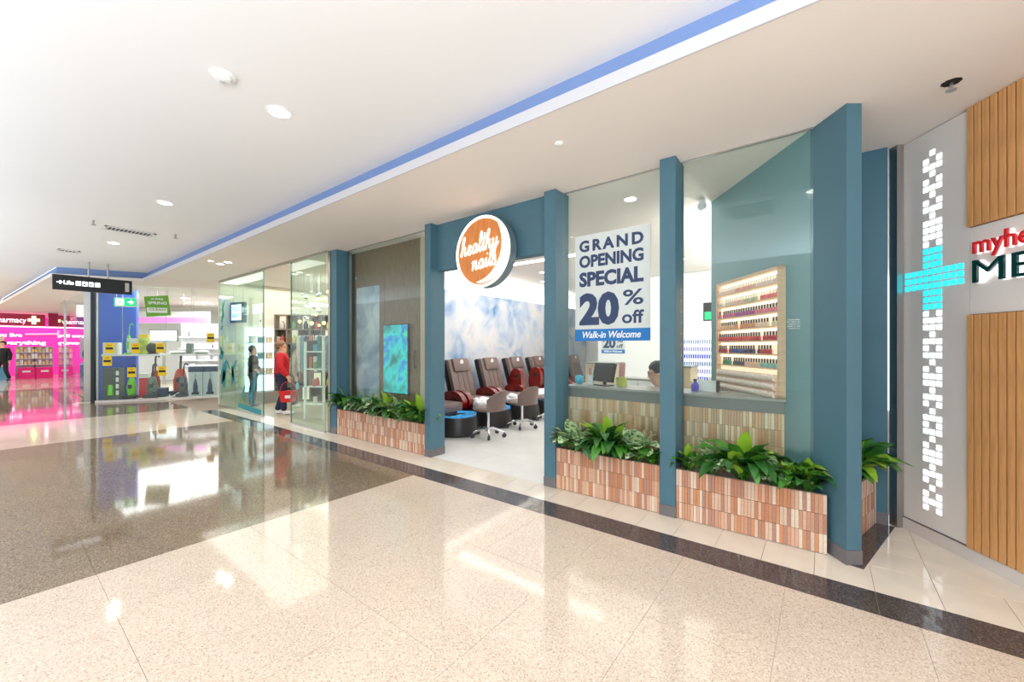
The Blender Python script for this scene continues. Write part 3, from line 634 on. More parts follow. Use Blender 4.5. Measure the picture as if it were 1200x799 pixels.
# ------------------------------------------------------------------ CLINIC WALL
cl = struct_root('wall_clinic', HP, HA); LW = 3.0
B().box(0, .012, 0, LW, .16, 3.17).obj('core', SLATB, cl)
B().box(0.002, 0, .10, .566, .012, 3.165, .002).obj('panel', PANEL, cl)
B().box(.57, 0, 1.725, LW, .012, 2.33, .002).obj('panel', PANEL, cl)
B().box(0, -.012, 0, LW, .012, .088).obj('baseboard', BASEB, cl); B().box(0, .0, .088, LW, .012, .098).obj('shadow_gap', KICK, cl)
up_ = B().box(0, -.024, 2.335, .040, .012, 3.168, .002).mesh('slat', SLATW); lo_ = B().box(0, -.024, .095, .040, .012, 1.72, .002).mesh('slat', SLATW)
for k in range(int((LW-.57)/.0495)): inst('slat', up_, cl, (.572+k*.0495, 0, 0)); inst('slat', lo_, cl, (.572+k*.0495, 0, 0))
pl = thing('pixel_light', 'column of glowing white squares crossed by a cyan cross on clinic wall', 'light', HP, HA)
ph, pv, cx, cz = .0520, .0537, .3025, 2.023
cw = B().box(-.0188, -.006, -.0195, .0188, 0, .0195).mesh('light_square', CELLW); cc = B().box(-.0188, -.006, -.0195, .0188, 0, .0195).mesh('light_square', CELLC)
for i in range(-4, 5):
    for j in range(-4, 5):
        if abs(i) <= 1 or abs(j) <= 1: inst('light_square', cc, pl, (cx+i*ph, 0, cz+j*pv))
UP = ['LR', 'LCR', 'LCR', 'LCR', 'C', 'LCR', 'LR', 'C', 'LCR', 'LR', 'C', 'LCR', 'LR', 'C']
DN = ['LR', 'LCR', 'LCR', 'C', 'LCR', 'LR', 'LCR', 'C', 'LR', 'LCR', 'LCR', 'C', 'LCR', 'LR', 'C', 'LCR', 'LR', 'LCR', 'C', 'LR', 'LCR', 'LCR', 'C', 'LCR', 'LR', 'C', 'LR', 'LCR', 'LR']
for rows, sgn in ((UP, 1), (DN, -1)):
    for r, s_ in enumerate(rows):
        for ch in s_: inst('light_square', cw, pl, (cx+{'L': -1, 'C': 0, 'R': 1}[ch]*ph, 0, cz+sgn*(5+r)*pv))
cs = thing('clinic_lettering', 'raised red and dark green clinic name between the timber slats', 'sign', HP, HA)
REDL = mat('orange_red_letter', (222, 40, 46), .4); GRNL = mat('dark_green_letter', (8, 62, 60), .25)
HALO = mat('halo_white', (250, 250, 250), emit=1.2, ecol=(255, 255, 255))
for s_, x0, z0, w_, h_, m, bo in [('myhealth', .622, 2.10, .56, .155, REDL, .012), ('MEDICAL', .622, 1.935, 1.2, .158, GRNL, .0)]:
    text('lettering', s_, x0, z0, w_, h_, m, cs, y=-.03, depth=.016, bold=bo)
    text('halo', s_, x0+.004, z0-.002, w_, h_, HALO, cs, y=-.006, depth=.01, bold=bo+.01)

# ------------------------------------------------------------------ PEDICURE CHAIRS
def crumple(bm, amt):
    for v in bm.verts:
        v.co += Vector((random.uniform(-1, 1), random.uniform(-1, 1), random.uniform(-1, 1)))*amt
def pedi_chair(up_arm=False):
    t = thing('pedicure_chair', '', 'chair')
    B().box(-.28, -.24, 0, .36, .24, .34, .03).obj('base', CHARC, t)
    B().box(-.16, -.26, .34, .40, .26, .50, .05).obj('seat', LEATHER, t, True)
    M = Matrix.Translation((-.14, 0, .48)) @ Matrix.Rotation(R(-17), 4, 'Y')
    B().box(-.09, -.27, 0, .02, .27, .76, .045, M=M).obj('backrest', LEATHER, t, True)
    B().box(-.17, -.285, .0, -.06, .285, .79, .04, M=M).obj('back_shell', BLACK, t, True)
    sm = B()
    for k in range(3): sm.box(.018, -.12+.12*k-.003, .1, .024, -.12+.12*k+.003, .5, M=M)
    sm.obj('seam', DGREY, t)
    h = B().box(-.03, -.2, .50, .07, .2, .78, .045, M=M).obj('headrest', LEATHER, t, True)
    B().ball((0, 0, 0), .06, 14, (.12, .75, 1)).obj('logo', WHITE, h).location = M @ Vector((.072, 0, .68))
    for s in (-1, 1):
        y0 = s*.35
        if not up_arm:
            b = B(); pts = [(-.14, .33), (-.2, .5), (-.12, .62), (.08, .66), (.26, .60), (.34, .48), (.30, .36), (.2, .32)]
            b.xprism([(p.x, p.y) for p in smooth_path([(a, c_, 0) for a, c_ in pts], 4)], y0-.05, y0+.05); a_ = b.obj('armrest', BURG, t, True)
            B().cyl((.14, y0-.056, .47), (.14, y0+.056, .47), .075, n=18).obj('inlay', CHARC, a_)
        else:
            b = B(); pts = [(-.16, .42), (-.2, .7), (-.12, .93), (.02, .98), (.12, .88), (.14, .6), (.08, .42)]
            b.xprism([(p.x, p.y) for p in smooth_path([(a, c_, 0) for a, c_ in pts], 4)], y0-.05, y0+.05); a_ = b.obj('armrest', BURG, t, True)
            B().cyl((0, y0-.056, .8), (0, y0+.056, .8), .05, n=18).obj('inlay', CHARC, a_)
    B().lathe([(.26, 0), (.31, .03), (.31, .2), (.285, .31), (.25, .31), (.2, .16), (.05, .14)], 28, (.56, 0, 0)).obj('foot_tub', CHARC, t, True)
    b = B().lathe([(.05, .16), (.2, .18), (.27, .30), (.29, .345), (.275, .35), (.24, .29), (.17, .2), (.05, .19)], 24, (.56, 0, 0)); crumple(b.bm, .008); b.obj('tub_liner', WATER, t, label='bright blue plastic liner')
    return t
chA = pedi_chair(); chB = pedi_chair(True)
labs = ['pedicure chair nearest the entrance, half hidden by the left pillar', 'pedicure chair second from the left with burgundy arms and white oval headrest mark', 'pedicure chair third along behind the second swivel stool', 'pedicure chair fourth along with its burgundy arms raised', 'pedicure chair fifth along cut by the right entrance pillar', 'pedicure chair sixth along seen through the poster window', 'pedicure chair at the far end of the row']
used = set()
for k in range(7):
    src = chB if k in (3, 4) else chA
    if src.name in used: o = copy_tree(src)
    else: o = src; used.add(src.name)
    o.location = (-5.55, 4.94+.955*k, 0); o.scale = (1.05, 1.12, 1.02); tag(o, labs[k], 'chair', 'pedicure chairs along the mural')
def heap(x, y, z, label, sx=.24, sy=.2, sz=.09, n=5):
    t = thing('towel_heap', label, 'towel', (x, y, z))
    for q in range(2):
        b = B()
        for k in range(n):
            b.ball((random.uniform(-.5, .5)*sx, random.uniform(-.6, .6)*sy, sz*.6+random.uniform(0, .05)), .1, 10, (sx/.24*random.uniform(.7, 1.2), sy/.2*random.uniform(.6, 1.1), sz/.1*random.uniform(.6, 1.3)))
        crumple(b.bm, .014); b.obj(['towel', 'plastic_liner'][q], TOWEL, t)
for k, l in enumerate(['crumpled white towels on the tub of the second pedicure chair', 'crumpled white towels on the tub of the third pedicure chair', 'crumpled white towels on the tub of the fourth pedicure chair', 'crumpled white towels on the tub of the fifth pedicure chair']):
    heap(-4.98, 5.66+.955*k, .35, l, .36, .26, .1)
def stool():
    t = thing('swivel_stool', '', 'stool')
    b = B()
    b.ball((0, 0, .42), .235, 20, (1, .95, .22)); b.obj('seat', LEATHER, t, True)
    # curved wrap back at +x
    b = B(); n = 12; R0, R1 = .25, .225; gr = []
    for i in range(n+1):
        a = R(-62+124*i/n); row = []
        e = abs(i/n-.5)*2; zt = .70-.13*e**2.2; z0 = .40
        for rr, order in ((R0, 0), (R1, 1)):
            for j in range(4):
                z = z0+(zt-z0)*j/3; r_ = rr+(z-z0)*.12
                row.append(b.bm.verts.new((r_*math.cos(a), r_*math.sin(a), z)))
        gr.append(row)
    for p, q in zip(gr, gr[1:]):
        for j in range(3): b.bm.faces.new((p[j], q[j], q[j+1], p[j+1])); b.bm.faces.new((p[4+j], p[5+j], q[5+j], q[4+j]))
        b.bm.faces.new((p[3], q[3], q[7], p[7])); b.bm.faces.new((p[0], p[4], q[4], q[0]))
    for p in (gr[0], gr[-1]):
        for j in range(3): b.bm.faces.new((p[j], p[j+1], p[5+j], p[4+j]))
    b.obj('backrest', LEATHER, t, True)
    B().cyl((0, 0, .1), (0, 0, .38), .024).cyl((0, 0, .08), (0, 0, .14), .035).obj('gas_lift', CHROME, t, True)
    for k in range(5):
        a = 2*PI*k/5+.3; c_, s_ = math.cos(a), math.sin(a)
        lg = B().tube([(0, 0, .12), (.12*c_, .12*s_, .115), (.24*c_, .24*s_, .075)], [.02, .016, .013], 8).obj('leg', CHROME, t, True)
        B().cyl((.245*c_-.018*s_, .245*s_+.018*c_, .03), (.245*c_+.018*s_, .245*s_-.018*c_, .03), .03, n=14).cyl((.245*c_, .245*s_, .03), (.245*c_, .245*s_, .08), .007, n=8).obj('castor', DGREY, lg)
    return t
s0 = stool()
for k, l in enumerate(['taupe swivel stool with chrome base nearest the entrance', 'taupe swivel stool second from the entrance', 'taupe swivel stool third along, cut by the pillar', 'taupe swivel stool fourth along behind the pillar']):
    o = s0 if k == 0 else copy_tree(s0); o.location = (-4.43, 5.1+.95*k, 0); o.scale = (1.13, 1.13, 1.12); o.rotation_euler = (0, 0, R([8, -6, 5, 0][k])); tag(o, l, 'stool', 'technician stools')

# ------------------------------------------------------------------ PEOPLE
def skin_mesh(name, verts, edges, radii, m, parent, sub=2, root=0):
    me = bpy.data.meshes.new(name); me.from_pydata([tuple(v) for v in verts], edges, [])
    o = bpy.data.objects.new(name, me); C.objects.link(o)
    md = o.modifiers.new('s', 'SKIN'); md.use_smooth_shade = True
    for i, r_ in enumerate(radii):
        me.skin_vertices[0].data[i].radius = (r_, r_) if not isinstance(r_, tuple) else r_
        me.skin_vertices[0].data[i].use_root = (i == root)
    ss = o.modifiers.new('u', 'SUBSURF'); ss.levels = sub; ss.render_levels = sub
    bpy.context.view_layer.update()
    m2 = bpy.data.meshes.new_from_object(o.evaluated_get(bpy.context.evaluated_depsgraph_get()))
    bpy.data.objects.remove(o); m2.name = name; m2.materials.clear(); m2.materials.append(m)
    for p in m2.polygons: p.use_smooth = True
    ob = bpy.data.objects.new(name, m2); link(ob, parent); return ob
def person(label, loc, rz, H, top, bottom, hair, pose, sc_w=1.0, shoes=None, group=None):
    """faces local -Y; pose: dict of joint overrides for a 1.7 m body"""
    t = thing('person', label, 'person', loc, rz); k = H/1.7; t.scale = (k*sc_w, k*sc_w, k)
    J = {'pelvis': (0, 0, .92), 'waist': (0, 0, 1.06), 'chest': (0, -.01, 1.26), 'neck': (0, 0, 1.42), 'jaw': (0, -.02, 1.53), 'head': (0, 0, 1.61)}
    for s, n in ((-1, 'l'), (1, 'r')):
        J.update({'sh'+n: (s*.17, 0, 1.38), 'el'+n: (s*.225, .03, 1.12), 'wr'+n: (s*.23, -.04, .88), 'hip'+n: (s*.09, 0, .88), 'kn'+n: (s*.10, -.02, .49), 'an'+n: (s*.10, .02, .08), 'to'+n: (s*.11, -.14, .03)})
    J.update(pose); J = {a: Vector(b) for a, b in J.items()}
    names = ['pelvis', 'waist', 'chest', 'neck', 'jaw', 'head', 'shl', 'ell', 'wrl', 'shr', 'elr', 'wrr', 'hipl', 'knl', 'anl', 'tol', 'hipr', 'knr', 'anr', 'tor']
    rad = dict(pelvis=.12, waist=.11, chest=.13, neck=.052, jaw=.066, head=.096, shl=.062, ell=.042, wrl=.026, shr=.062, elr=.042, wrr=.026, hipl=.085, knl=.055, anl=.036, tol=.03, hipr=.085, knr=.055, anr=.036, tor=.03)
    V = [J[n] for n in names]; E = [(0, 1), (1, 2), (2, 3), (3, 4), (4, 5), (2, 6), (6, 7), (7, 8), (2, 9), (9, 10), (10, 11), (0, 12), (12, 13), (13, 14), (14, 15), (0, 16), (16, 17), (17, 18), (18, 19)]; r_ = [rad[n] for n in names]
    hd = (J['head']-J['neck']).normalized(); fw = Vector(pose.get('face', (0, -1, 0))).normalized()
    V.append(J['head']+hd*.075-fw*.012); E.append((5, len(V)-1)); r_.append(.072)        # crown
    V.append(J['jaw']+fw*.062-hd*.035); E.append((4, len(V)-1)); r_.append(.034)         # chin
    V.append(J['jaw']+fw*.085+hd*.04); E.append((5, len(V)-1)); r_.append(.015)          # nose
    for s, wn, en in ((-1, 8, 7), (1, 11, 10)):                                          # hands: palm, four fingers and a thumb
        W = V[wn]; d = (W-V[en]).normalized(); side = Vector((0, -1, 0)); side = (side-d*side.dot(d)).normalized(); inw = d.cross(side)*(1 if s > 0 else -1)
        V.append(W+d*.065); E.append((wn, len(V)-1)); r_.append(.026); pi_ = len(V)-1
        for q, ln in enumerate((.06, .075, .07, .055)):
            a = V[pi_]+side*(.027-.018*q)+d*.02; V.append(a); E.append((pi_, len(V)-1)); r_.append(.009)
            V.append(a+d*ln+inw*-.02); E.append((len(V)-2, len(V)-1)); r_.append(.008)
        V.append(W+d*.05+side*.045); E.append((wn, len(V)-1)); r_.append(.011); V.append(W+d*.09+side*.055); E.append((len(V)-2, len(V)-1)); r_.append(.009)
    skin_mesh('body', V, E, r_, SKIN, t, 1)
    def sub(name, ns, ed, rr, m): return skin_mesh(name, [J[n] if isinstance(n, str) else Vector(n) for n in ns], ed, rr, m, t)
    hem = J['pelvis']+Vector((0, 0, -.11))
    sub('jacket', ['waist', 'chest', 'shl', 'ell', 'wrl', 'shr', 'elr', 'wrr', tuple(hem), tuple(J['neck']+Vector((0, 0, -.01)))], [(0, 1), (1, 2), (2, 3), (3, 4), (1, 5), (5, 6), (6, 7), (0, 8), (1, 9)], [.155, .165, .085, .068, .05, .085, .068, .05, .165, .075], top)
    sub('trousers', ['pelvis', 'hipl', 'knl', 'anl', 'hipr', 'knr', 'anr'], [(0, 1), (1, 2), (2, 3), (0, 4), (4, 5), (5, 6)], [.105, .1, .075, .062, .1, .075, .062], bottom)
    if shoes:
        for n in ('l', 'r'):
            a, b_ = J['an'+n], J['to'+n]; sub('shoe', [(a.x, a.y+.03, a.z-.03), ((a.x+b_.x)/2, (a.y+b_.y)/2, b_.z+.025), (b_.x, b_.y-.03, b_.z+.012)], [(0, 1), (1, 2)], [.05, .048, .036], shoes)
    b = B(); c_ = J['head']-fw*.022+hd*.02; b.ball(c_, .103, 32, (1, 1.02, 1.05))
    dl = [v for v in b.bm.verts if (v.co-J['head']).dot(fw*.8-hd*.6) > .028 or (v.co-J['head']).dot(hd) < -.09]
    bmesh.ops.delete(b.bm, geom=dl, context='VERTS'); crumple(b.bm, .004); b.obj('hair', hair, t, True)
    sd = hd.cross(fw).normalized()
    for s in (-1, 1):
        B().ball(J['head']+fw*.079+sd*s*.033-hd*.012, .0115, 8).obj('eye', mat('eye', (40, 30, 28), .3) if 'eye' not in MATS else MATS['eye'], t)
        B().ball(J['head']+sd*s*.088-hd*.03-fw*.01, .022, 8, (.5, .8, 1.2)).obj('ear', SKIN, t, True)
    B().ball(J['jaw']+fw*.074-hd*.012, .022, 8, (1, .4, .3), Vector((0, -1, 0)).rotation_difference(fw).to_euler()).obj('mouth', MATS.get('lips') or mat('lips', (176, 84, 78), .5), t)
    return t, J
# woman in red, stands in the gift shop doorway, faces +X side
wr, J = person('person in a red jacket and jeans holding a red shopping basket', (-9.50, 3.98, 0), R(148), 1.60, RED, DENIM, HAIRB,
       {'ell': (-.25, -.02, 1.12), 'wrl': (-.24, -.14, .90), 'elr': (.25, .02, 1.12), 'wrr': (.23, -.08, .88), 'knl': (-.10, -.04, .49), 'anl': (-.10, -.06, .08), 'tol': (-.10, -.22, .03), 'anr': (.10, .10, .08), 'tor': (.11, -.05, .03)}, 1.12, WHITE)
bk = thing('shopping_basket', 'red plastic shopping basket held by the person in red', 'basket', (-9.22, 4.00, .30), R(60))
b = B(); W0, W1, D0, D1, Hh = .13, .17, .09, .12, .24
lo = [b.bm.verts.new(p) for p in ((-W0, -D0, 0), (W0, -D0, 0), (W0, D0, 0), (-W0, D0, 0))]; hi = [b.bm.verts.new(p) for p in ((-W1, -D1, Hh), (W1, -D1, Hh), (W1, D1, Hh), (-W1, D1, Hh))]; li = [b.bm.verts.new((v.co.x*.93, v.co.y*.93, v.co.z+.008)) for v in lo]; hi2 = [b.bm.verts.new((v.co.x*.95, v.co.y*.95, v.co.z)) for v in hi]
b.bm.faces.new(lo[::-1]); b.bm.faces.new(li)
for i in range(4):
    j = (i+1) % 4; b.bm.faces.new((lo[i], lo[j], hi[j], hi[i])); b.bm.faces.new((li[j], li[i], hi2[i], hi2[j])); b.bm.faces.new((hi[i], hi[j], hi2[j], hi2[i]))
b.obj('bin', REDP, bk); B().box(-W1-.01, -D1-.01, Hh-.02, W1+.01, D1+.01, Hh-.005).obj('rim', REDP, bk)
for s in (-1, 1): B().tube(smooth_path([(-.15, s*.1, Hh), (-.11, s*.05, Hh+.14), (0, s*.02, Hh+.2), (.11, s*.05, Hh+.14), (.15, s*.1, Hh)], 4), .006, 6).obj('handle', REDP, bk)
B().box(-.05, -D1-.006, .09, .05, -D1+.02, .15).obj('badge', WHITE, bk)
person('person in a black top and grey trousers seen from behind through the glass', (-11.35, 4.08, 0), R(150), 1.50, BCLOTH, mat('grey_trousers', (84, 78, 80), .8), mat('grey_brown_hair', (84, 78, 76), .7),
       {'ell': (-.3, .04, 1.18), 'wrl': (-.34, -.12, 1.05), 'elr': (.27, .0, 1.14), 'wrr': (.24, -.16, 1.04)}, .92, DGREY)
person('second shopper in dark trousers behind the person in red', (-10.3, 4.62, 0), R(150), 1.5, mat('sand_top', (188, 168, 150), .8), BCLOTH, HAIRD, {}, 1, WHITE)
person('person in black walking past the pink pharmacy at the left edge', (-28.0, .42, 0), R(60), 1.7, BCLOTH, BCLOTH, HAIRD, {'knl': (-.1, -.14, .5), 'anl': (-.1, -.1, .1), 'tol': (-.1, -.26, .05), 'anr': (.1, .2, .1), 'tor': (.1, .06, .03)}, 1, BLACK)
# receptionist, seated, looking left and down
ch = thing('office_chair', 'dark office chair under the seated receptionist', 'chair', (-1.42, 4.86, 0)); B().box(-.22, -.22, .42, .22, .22, .5, .03).obj('seat', BLACK, ch); B().box(.2, -.2, .5, .25, .2, .9, .02).obj('backrest', BLACK, ch); B().cyl((0, 0, .05), (0, 0, .42), .03).obj('post', CHROME, ch)
b = B()
for k in range(5): b.tube([(0, 0, .08), (.24*math.cos(k*1.257), .24*math.sin(k*1.257), .03)], .02, 6)
b.obj('base', BLACK, ch)
rc, J = person('receptionist with short black hair, glasses and dark top behind the counter', (-1.42, 4.86, 0), R(-68), 1.66, mat('charcoal_top', (70, 72, 78), .8), BCLOTH, HAIRD,
       {'pelvis': (0, .02, .56), 'waist': (0, 0, .70), 'chest': (0, -.05, .90), 'neck': (0, -.1, 1.06), 'jaw': (0, -.16, 1.15), 'head': (0, -.155, 1.235), 'face': (0, -.95, -.3),
        'shl': (-.17, -.05, 1.01), 'shr': (.17, -.05, 1.01), 'ell': (-.22, -.1, .78), 'elr': (.22, -.1, .78), 'wrl': (-.15, -.3, .78), 'wrr': (.15, -.3, .78),
        'hipl': (-.09, 0, .53), 'hipr': (.09, 0, .53), 'knl': (-.1, -.34, .52), 'knr': (.1, -.34, .52), 'anl': (-.1, -.32, .1), 'anr': (.1, -.32, .1), 'tol': (-.1, -.44, .04), 'tor': (.1, -.44, .04)}, 1, BLACK)
b = B()
for s in (-1, 1):
    c_ = J['head']+Vector((s*.036, -.092, -.02)); b.tube([c_+Vector((.027*math.cos(a*PI/6), 0, .02*math.sin(a*PI/6))) for a in range(13)], .0025, 5); b.tube([c_+Vector((s*.027, 0, .005)), c_+Vector((s*.055, .1, .01))], .0025, 5)
b.obj('glasses', BLACK, rc)

# ------------------------------------------------------------------ HANGING SIGNS
t = thing('wayfinding_sign', 'black hanging sign pointing to lifts with the number one', 'sign', (-13.2, .86, 2.74), R(90))
B().box(0, -.045, 0, 1.27, .045, .33, .004).obj('box', BLACK, t)
text('number', '1', 1.145, .06, .07, .21, mat('grey_lettering', (190, 190, 186), .4), t, y=-.047, bold=.01)
b = B().box(.06, -.05, .155, .13, -.045, .175); b.bm.verts.ensure_lookup_table()
b.tube([(.105, -.048, .2), (.14, -.048, .165), (.105, -.048, .13)], .012, 6); b.obj('arrow', LITW, t)
text('lettering', 'Lifts', .165, .125, .15, .085, LITW, t, y=-.047, bold=.03)
for k in range(4):
    i_ = B().box(.345+.1*k, -.05, .115, .425+.1*k, -.045, .215).obj('icon', LITW, t)
    b = B()
    if k == 0: b.ball((.385, -.052, .19), .008, 8).box(.375, -.053, .13, .395, -.05, .178)
    elif k == 1: b.cyl((.48, -.052, .15), (.48, -.050, .15), .02, n=12).box(.476, -.053, .15, .484, -.05, .2)
    elif k == 2: b.ball((.575, -.052, .19), .008, 8).ball((.6, -.052, .19), .008, 8).box(.565, -.053, .13, .585, -.05, .178).box(.592, -.053, .13, .608, -.05, .178)
    else: b.box(.66, -.053, .13, .71, -.05, .14).box(.68, -.053, .13, .69, -.05, .2)
    b.obj('pictogram', BLACK, t)
for x in (.55, .86): B().cyl((x, 0, .33), (x, 0, .68), .018, n=12).obj('rod', STEEL, t)
AP = Vector((-15.4, 1.73, 0)); AA = math.atan2(.872, .489)   # appliance shop front line
ex = thing('exit_sign', 'green running man exit sign hanging before the blue column', 'sign', AP, AA)
B().box(.56, -.35, 2.56, 1.02, -.30, 2.80).obj('box', WHITE, ex); B().box(.57, -.355, 2.575, 1.01, -.35, 2.785).obj('face', EXITG, ex)
b = B().box(.60, -.36, 2.6, .76, -.355, 2.765); b.box(.84, -.36, 2.67, .93, -.355, 2.69); b.tube([(.90, -.357, 2.73), (.95, -.357, 2.68), (.90, -.357, 2.63)], .012, 6); b.obj('pictogram', LITW, ex)
b = B().ball((.70, -.362, 2.74), .014, 8).tube([(.69, -.362, 2.72), (.68, -.362, 2.67), (.65, -.362, 2.64), (.64, -.362, 2.61)], .009, 6).tube([(.68, -.362, 2.67), (.71, -.362, 2.64), (.70, -.362, 2.61)], .009, 6); b.obj('running_man', mat('deep_green', (0, 110, 70), .5), ex)
for x in (.6, .98): B().cyl((x, -.325, 2.80), (x, -.325, 3.17), .006, n=6).obj('rod', WHITE, ex)

# ------------------------------------------------------------------ APPLIANCE SHOP
gl = struct_root('window_4', AP, AA)
for a, b_ in ((0, .62), (.62, 1.35), (1.35, 1.95), (1.95, 2.85), (2.85, 3.9)): B().box(a+.004, -.006, .06, b_-.004, .006, 3.16).obj('pane', GLASS, gl)
B().box(0, -.03, 0, 3.9, .03, .055).obj('sill', BASEB, gl); B().box(-.04, -.04, 0, .04, .04, 3.17).obj('mullion', mat('black_post', (28, 32, 40), .4), gl)
gs = struct_root('window_5', (-24, 1.73, 0)); B().box(0, -.006, .02, 8.55, .006, 3.16).obj('pane', GLASS, gs); B().box(2.2, -.03, 0, 2.26, .03, 3.17).obj('mullion', STEEL, gs)
sh = struct_root('wall_appliance', AP, AA)
wa = B().box(-23.4, 3.2, 0, -23.2, 10, 3.17).obj('wall_back_shop', WHITE); wa['kind'] = 'structure'
wa = B().box(-23.4, 9.8, 0, -12.3, 10, 3.17).obj('wall_back_shop', WHITE); wa['kind'] = 'structure'
B().box(-.2, .75, 0, .62, .90, 3.1).obj('panel', BLUEW, sh); B().box(-.52, .75, 0, -.21, .90, 3.1).obj('panel', STEEL, sh)
def ap(name, label, cat, x, y, z, group=None): 
    v = Matrix.Rotation(AA, 4, 'Z') @ Vector((x, y, 0)); return thing(name, label, cat, (AP.x+v.x, AP.y+v.y, z), AA, group)
t = thing('blue_column', 'blue square column left behind the corner post', 'column', (-22.2, 2.22, 0), R(85)); B().box(-.19, -.19, 0, .19, .19, 3.1).obj('shaft', BLUEW, t)
B().box(-.18, -.23, 2.6, .18, -.195, 3.05).obj('lit_panel', LITW, t, label='white lit sign panel'); 
t = thing('display_box', 'dark navy carton standing before the left blue column', 'box', (-21.6, 2.10, 0), R(85)); B().box(-.2, -.2, .0, .2, .2, .8).obj('carton', NAVY, t); B().tube([(-.1, -.205, .2), (-.1, -.205, .6)], [.035, .015], 8).tube([(.1, -.205, .2), (.1, -.205, .6)], [.035, .015], 8).obj('printed_vacuum', GRYW, t)
# suspended shelf
t = ap('display_shelf', 'long white suspended shelf behind the appliance shop glass', 'shelf', 0, 0, 1.24); B().box(.12, .1, 0, 2.8, .55, .05).obj('board', WHITE, t)
for x in (.55, 1.5, 2.1, 2.14): B().cyl((x, .12, .05), (x, .12, 1.93), .005, n=6).obj('wire', STEEL, t)
ZS = 1.29
def carton(name, label, x, y, z, w_, d, h, m, stripe=None):
    t = ap(name, label, 'box', x, y, z); B().box(-w_/2, -d/2, 0, w_/2, d/2, h).obj('carton', m, t)
    if stripe: B().box(-w_/2-.002, -d/2-.003, h*.82, w_/2+.002, d/2+.003, h+.002).obj('lid_band', stripe, t)
    return t
def tagcard(x, z, label, y=-.02):
    t = ap('price_card', label, 'price card', x, y, z, 'yellow price cards'); B().box(-.095, 0, 0, .095, .004, .27).obj('card', YEL, t); B().box(-.075, -.003, .10, .075, 0, .16).obj('price', BLACK, t); B().box(-.05, -.003, .2, .05, 0, .225).obj('heading', mat('amber', (206, 150, 10), .5), t)
for x, z, l in [(.335, 1.32, 'yellow price card on the white box at the left of the shelf'), (.88, 1.32, 'yellow price card on the shelf by the green boxes'), (1.42, 1.33, 'yellow price card on the shelf right of the black dome'), (2.58, 1.62, 'yellow price card high at the right end of the shop glass'),
                (.29, .98, 'yellow price card just under the shelf at the left'), (.80, .66, 'yellow price card low beside the green vacuum'), (1.46, .68, 'yellow price card low before the red vacuum')]: tagcard(x, z, l)
t = carton('display_box', 'white carton with black prints on the left of the shelf', .27, .3, ZS, .3, .25, .32, WHITE); B().box(-.1, -.13, .06, -.06, -.125, .26).box(.0, -.13, .06, .05, -.125, .28).obj('print', BLACK, t)
carton('display_box', 'clear pale carton beside the stick vacuum', .72, .35, ZS, .24, .2, .44, CLEAR)
carton('display_box', 'green and yellow carton on the shelf', .95, .33, ZS, .2, .2, .55, mat('lime_print', (190, 220, 90), .5, noise=(8, .5)), YEL)
def dome(x, z, label, m, r, sc): 
    t = ap('robot_vacuum', label, 'vacuum', x, .3, z); B().ball((0, 0, r*sc), r, 18, (1, 1, sc)).obj('shell', m, t, True); B().cyl((0, 0, 0), (0, 0, .02), r*.8).obj('base', DGREY, t)
dome(1.16, ZS, 'black domed vacuum on the shelf', BLACK, .16, 1.05); dome(1.72, ZS, 'white disc robot vacuum left on the shelf', WHITE, .2, .22); dome(2.28, ZS, 'white disc robot vacuum right on the shelf', WHITE, .2, .25)
carton('display_box', 'small grey gadget box between the two robot vacuums', 1.98, .4, ZS, .15, .15, .3, GGREY)
def upright(x, y, z, label, m1, m2, h=1.0, s=1.0):
    t = ap('upright_vacuum', label, 'vacuum', x, y, z)
    B().box(-.15*s, -.18*s, 0, .15*s, .08*s, .09*s, .02).obj('floor_head', m2, t)
    B().lathe([(.07*s, .08), (.11*s, .14), (.115*s, .35*h), (.08*s, .55*h), (.05*s, .62*h)], 14).obj('body', m1, t, True)
    B().tube(smooth_path([(0, 0, .55*h), (.0, .03, .8*h), (.02, .0, .95*h), (.08, -.05, h), (.12, -.06, .94*h)], 4), .02*s, 8).obj('handle', m2, t, True)
    B().cyl((0, -.09*s, .3*h), (0, -.09*s, .42*h), .05*s, n=12).obj('dust_cup', m2, t)
    return t
upright(.62, .3, ZS, 'tall lime green stick vacuum standing on the shelf', GREEN, GREEN, .85, .5)
upright(.68, .3, .055, 'lime and black upright vacuum before the blue panel', GREEN, BLACK, .92, .95)
upright(1.14, .3, .055, 'grey green upright vacuum beside the red carton', GGREY, DGREY, .95, 1.1)
upright(1.85, .3, .055, 'dark grey tall upright vacuum near the navy topped cartons', mat('slate_plastic', (92, 100, 106), .3), DGREY, .95, .95)
upright(1.05, .75, .055, 'dark red upright vacuum behind the red carton', mat('maroon_plastic', (150, 40, 36), .3), BLACK, 1.2, 1.1)
upright(1.62, .85, .055, 'red upright vacuum with black handle at the middle', mat('brick_red_plastic', (190, 60, 44), .3), BLACK, 1.25, 1.5)
t = carton('display_box', 'dark carton with green vacuum print at the left corner', .3, .28, .055, .36, .3, .86, mat('olive_grey_print', (74, 86, 76), .5, noise=(6, .3))); B().tube([(0, -.155, .12), (0, -.155, .4)], [.07, .05], 8).obj('printed_vacuum', GREEN, t)
for k in range(4): B().box(.11, -.155, .12+.18*k, .17, -.15, .24+.18*k).obj('icon', WHITE, t)
carton('display_box', 'red and white carton low beside the grey green vacuum', .93, .42, .055, .2, .2, .68, REDP, WHITE)
carton('display_box', 'low blue grey carton under the grey green vacuum', 1.32, .42, .055, .22, .3, .26, NAVY)
t = thing('floor_tools', 'loose pile of grey vacuum tools on the shop window floor', 'tools', Matrix.Translation(AP) @ Matrix.Rotation(AA, 4, 'Z') @ Vector((1.5, .16, .055)), AA)
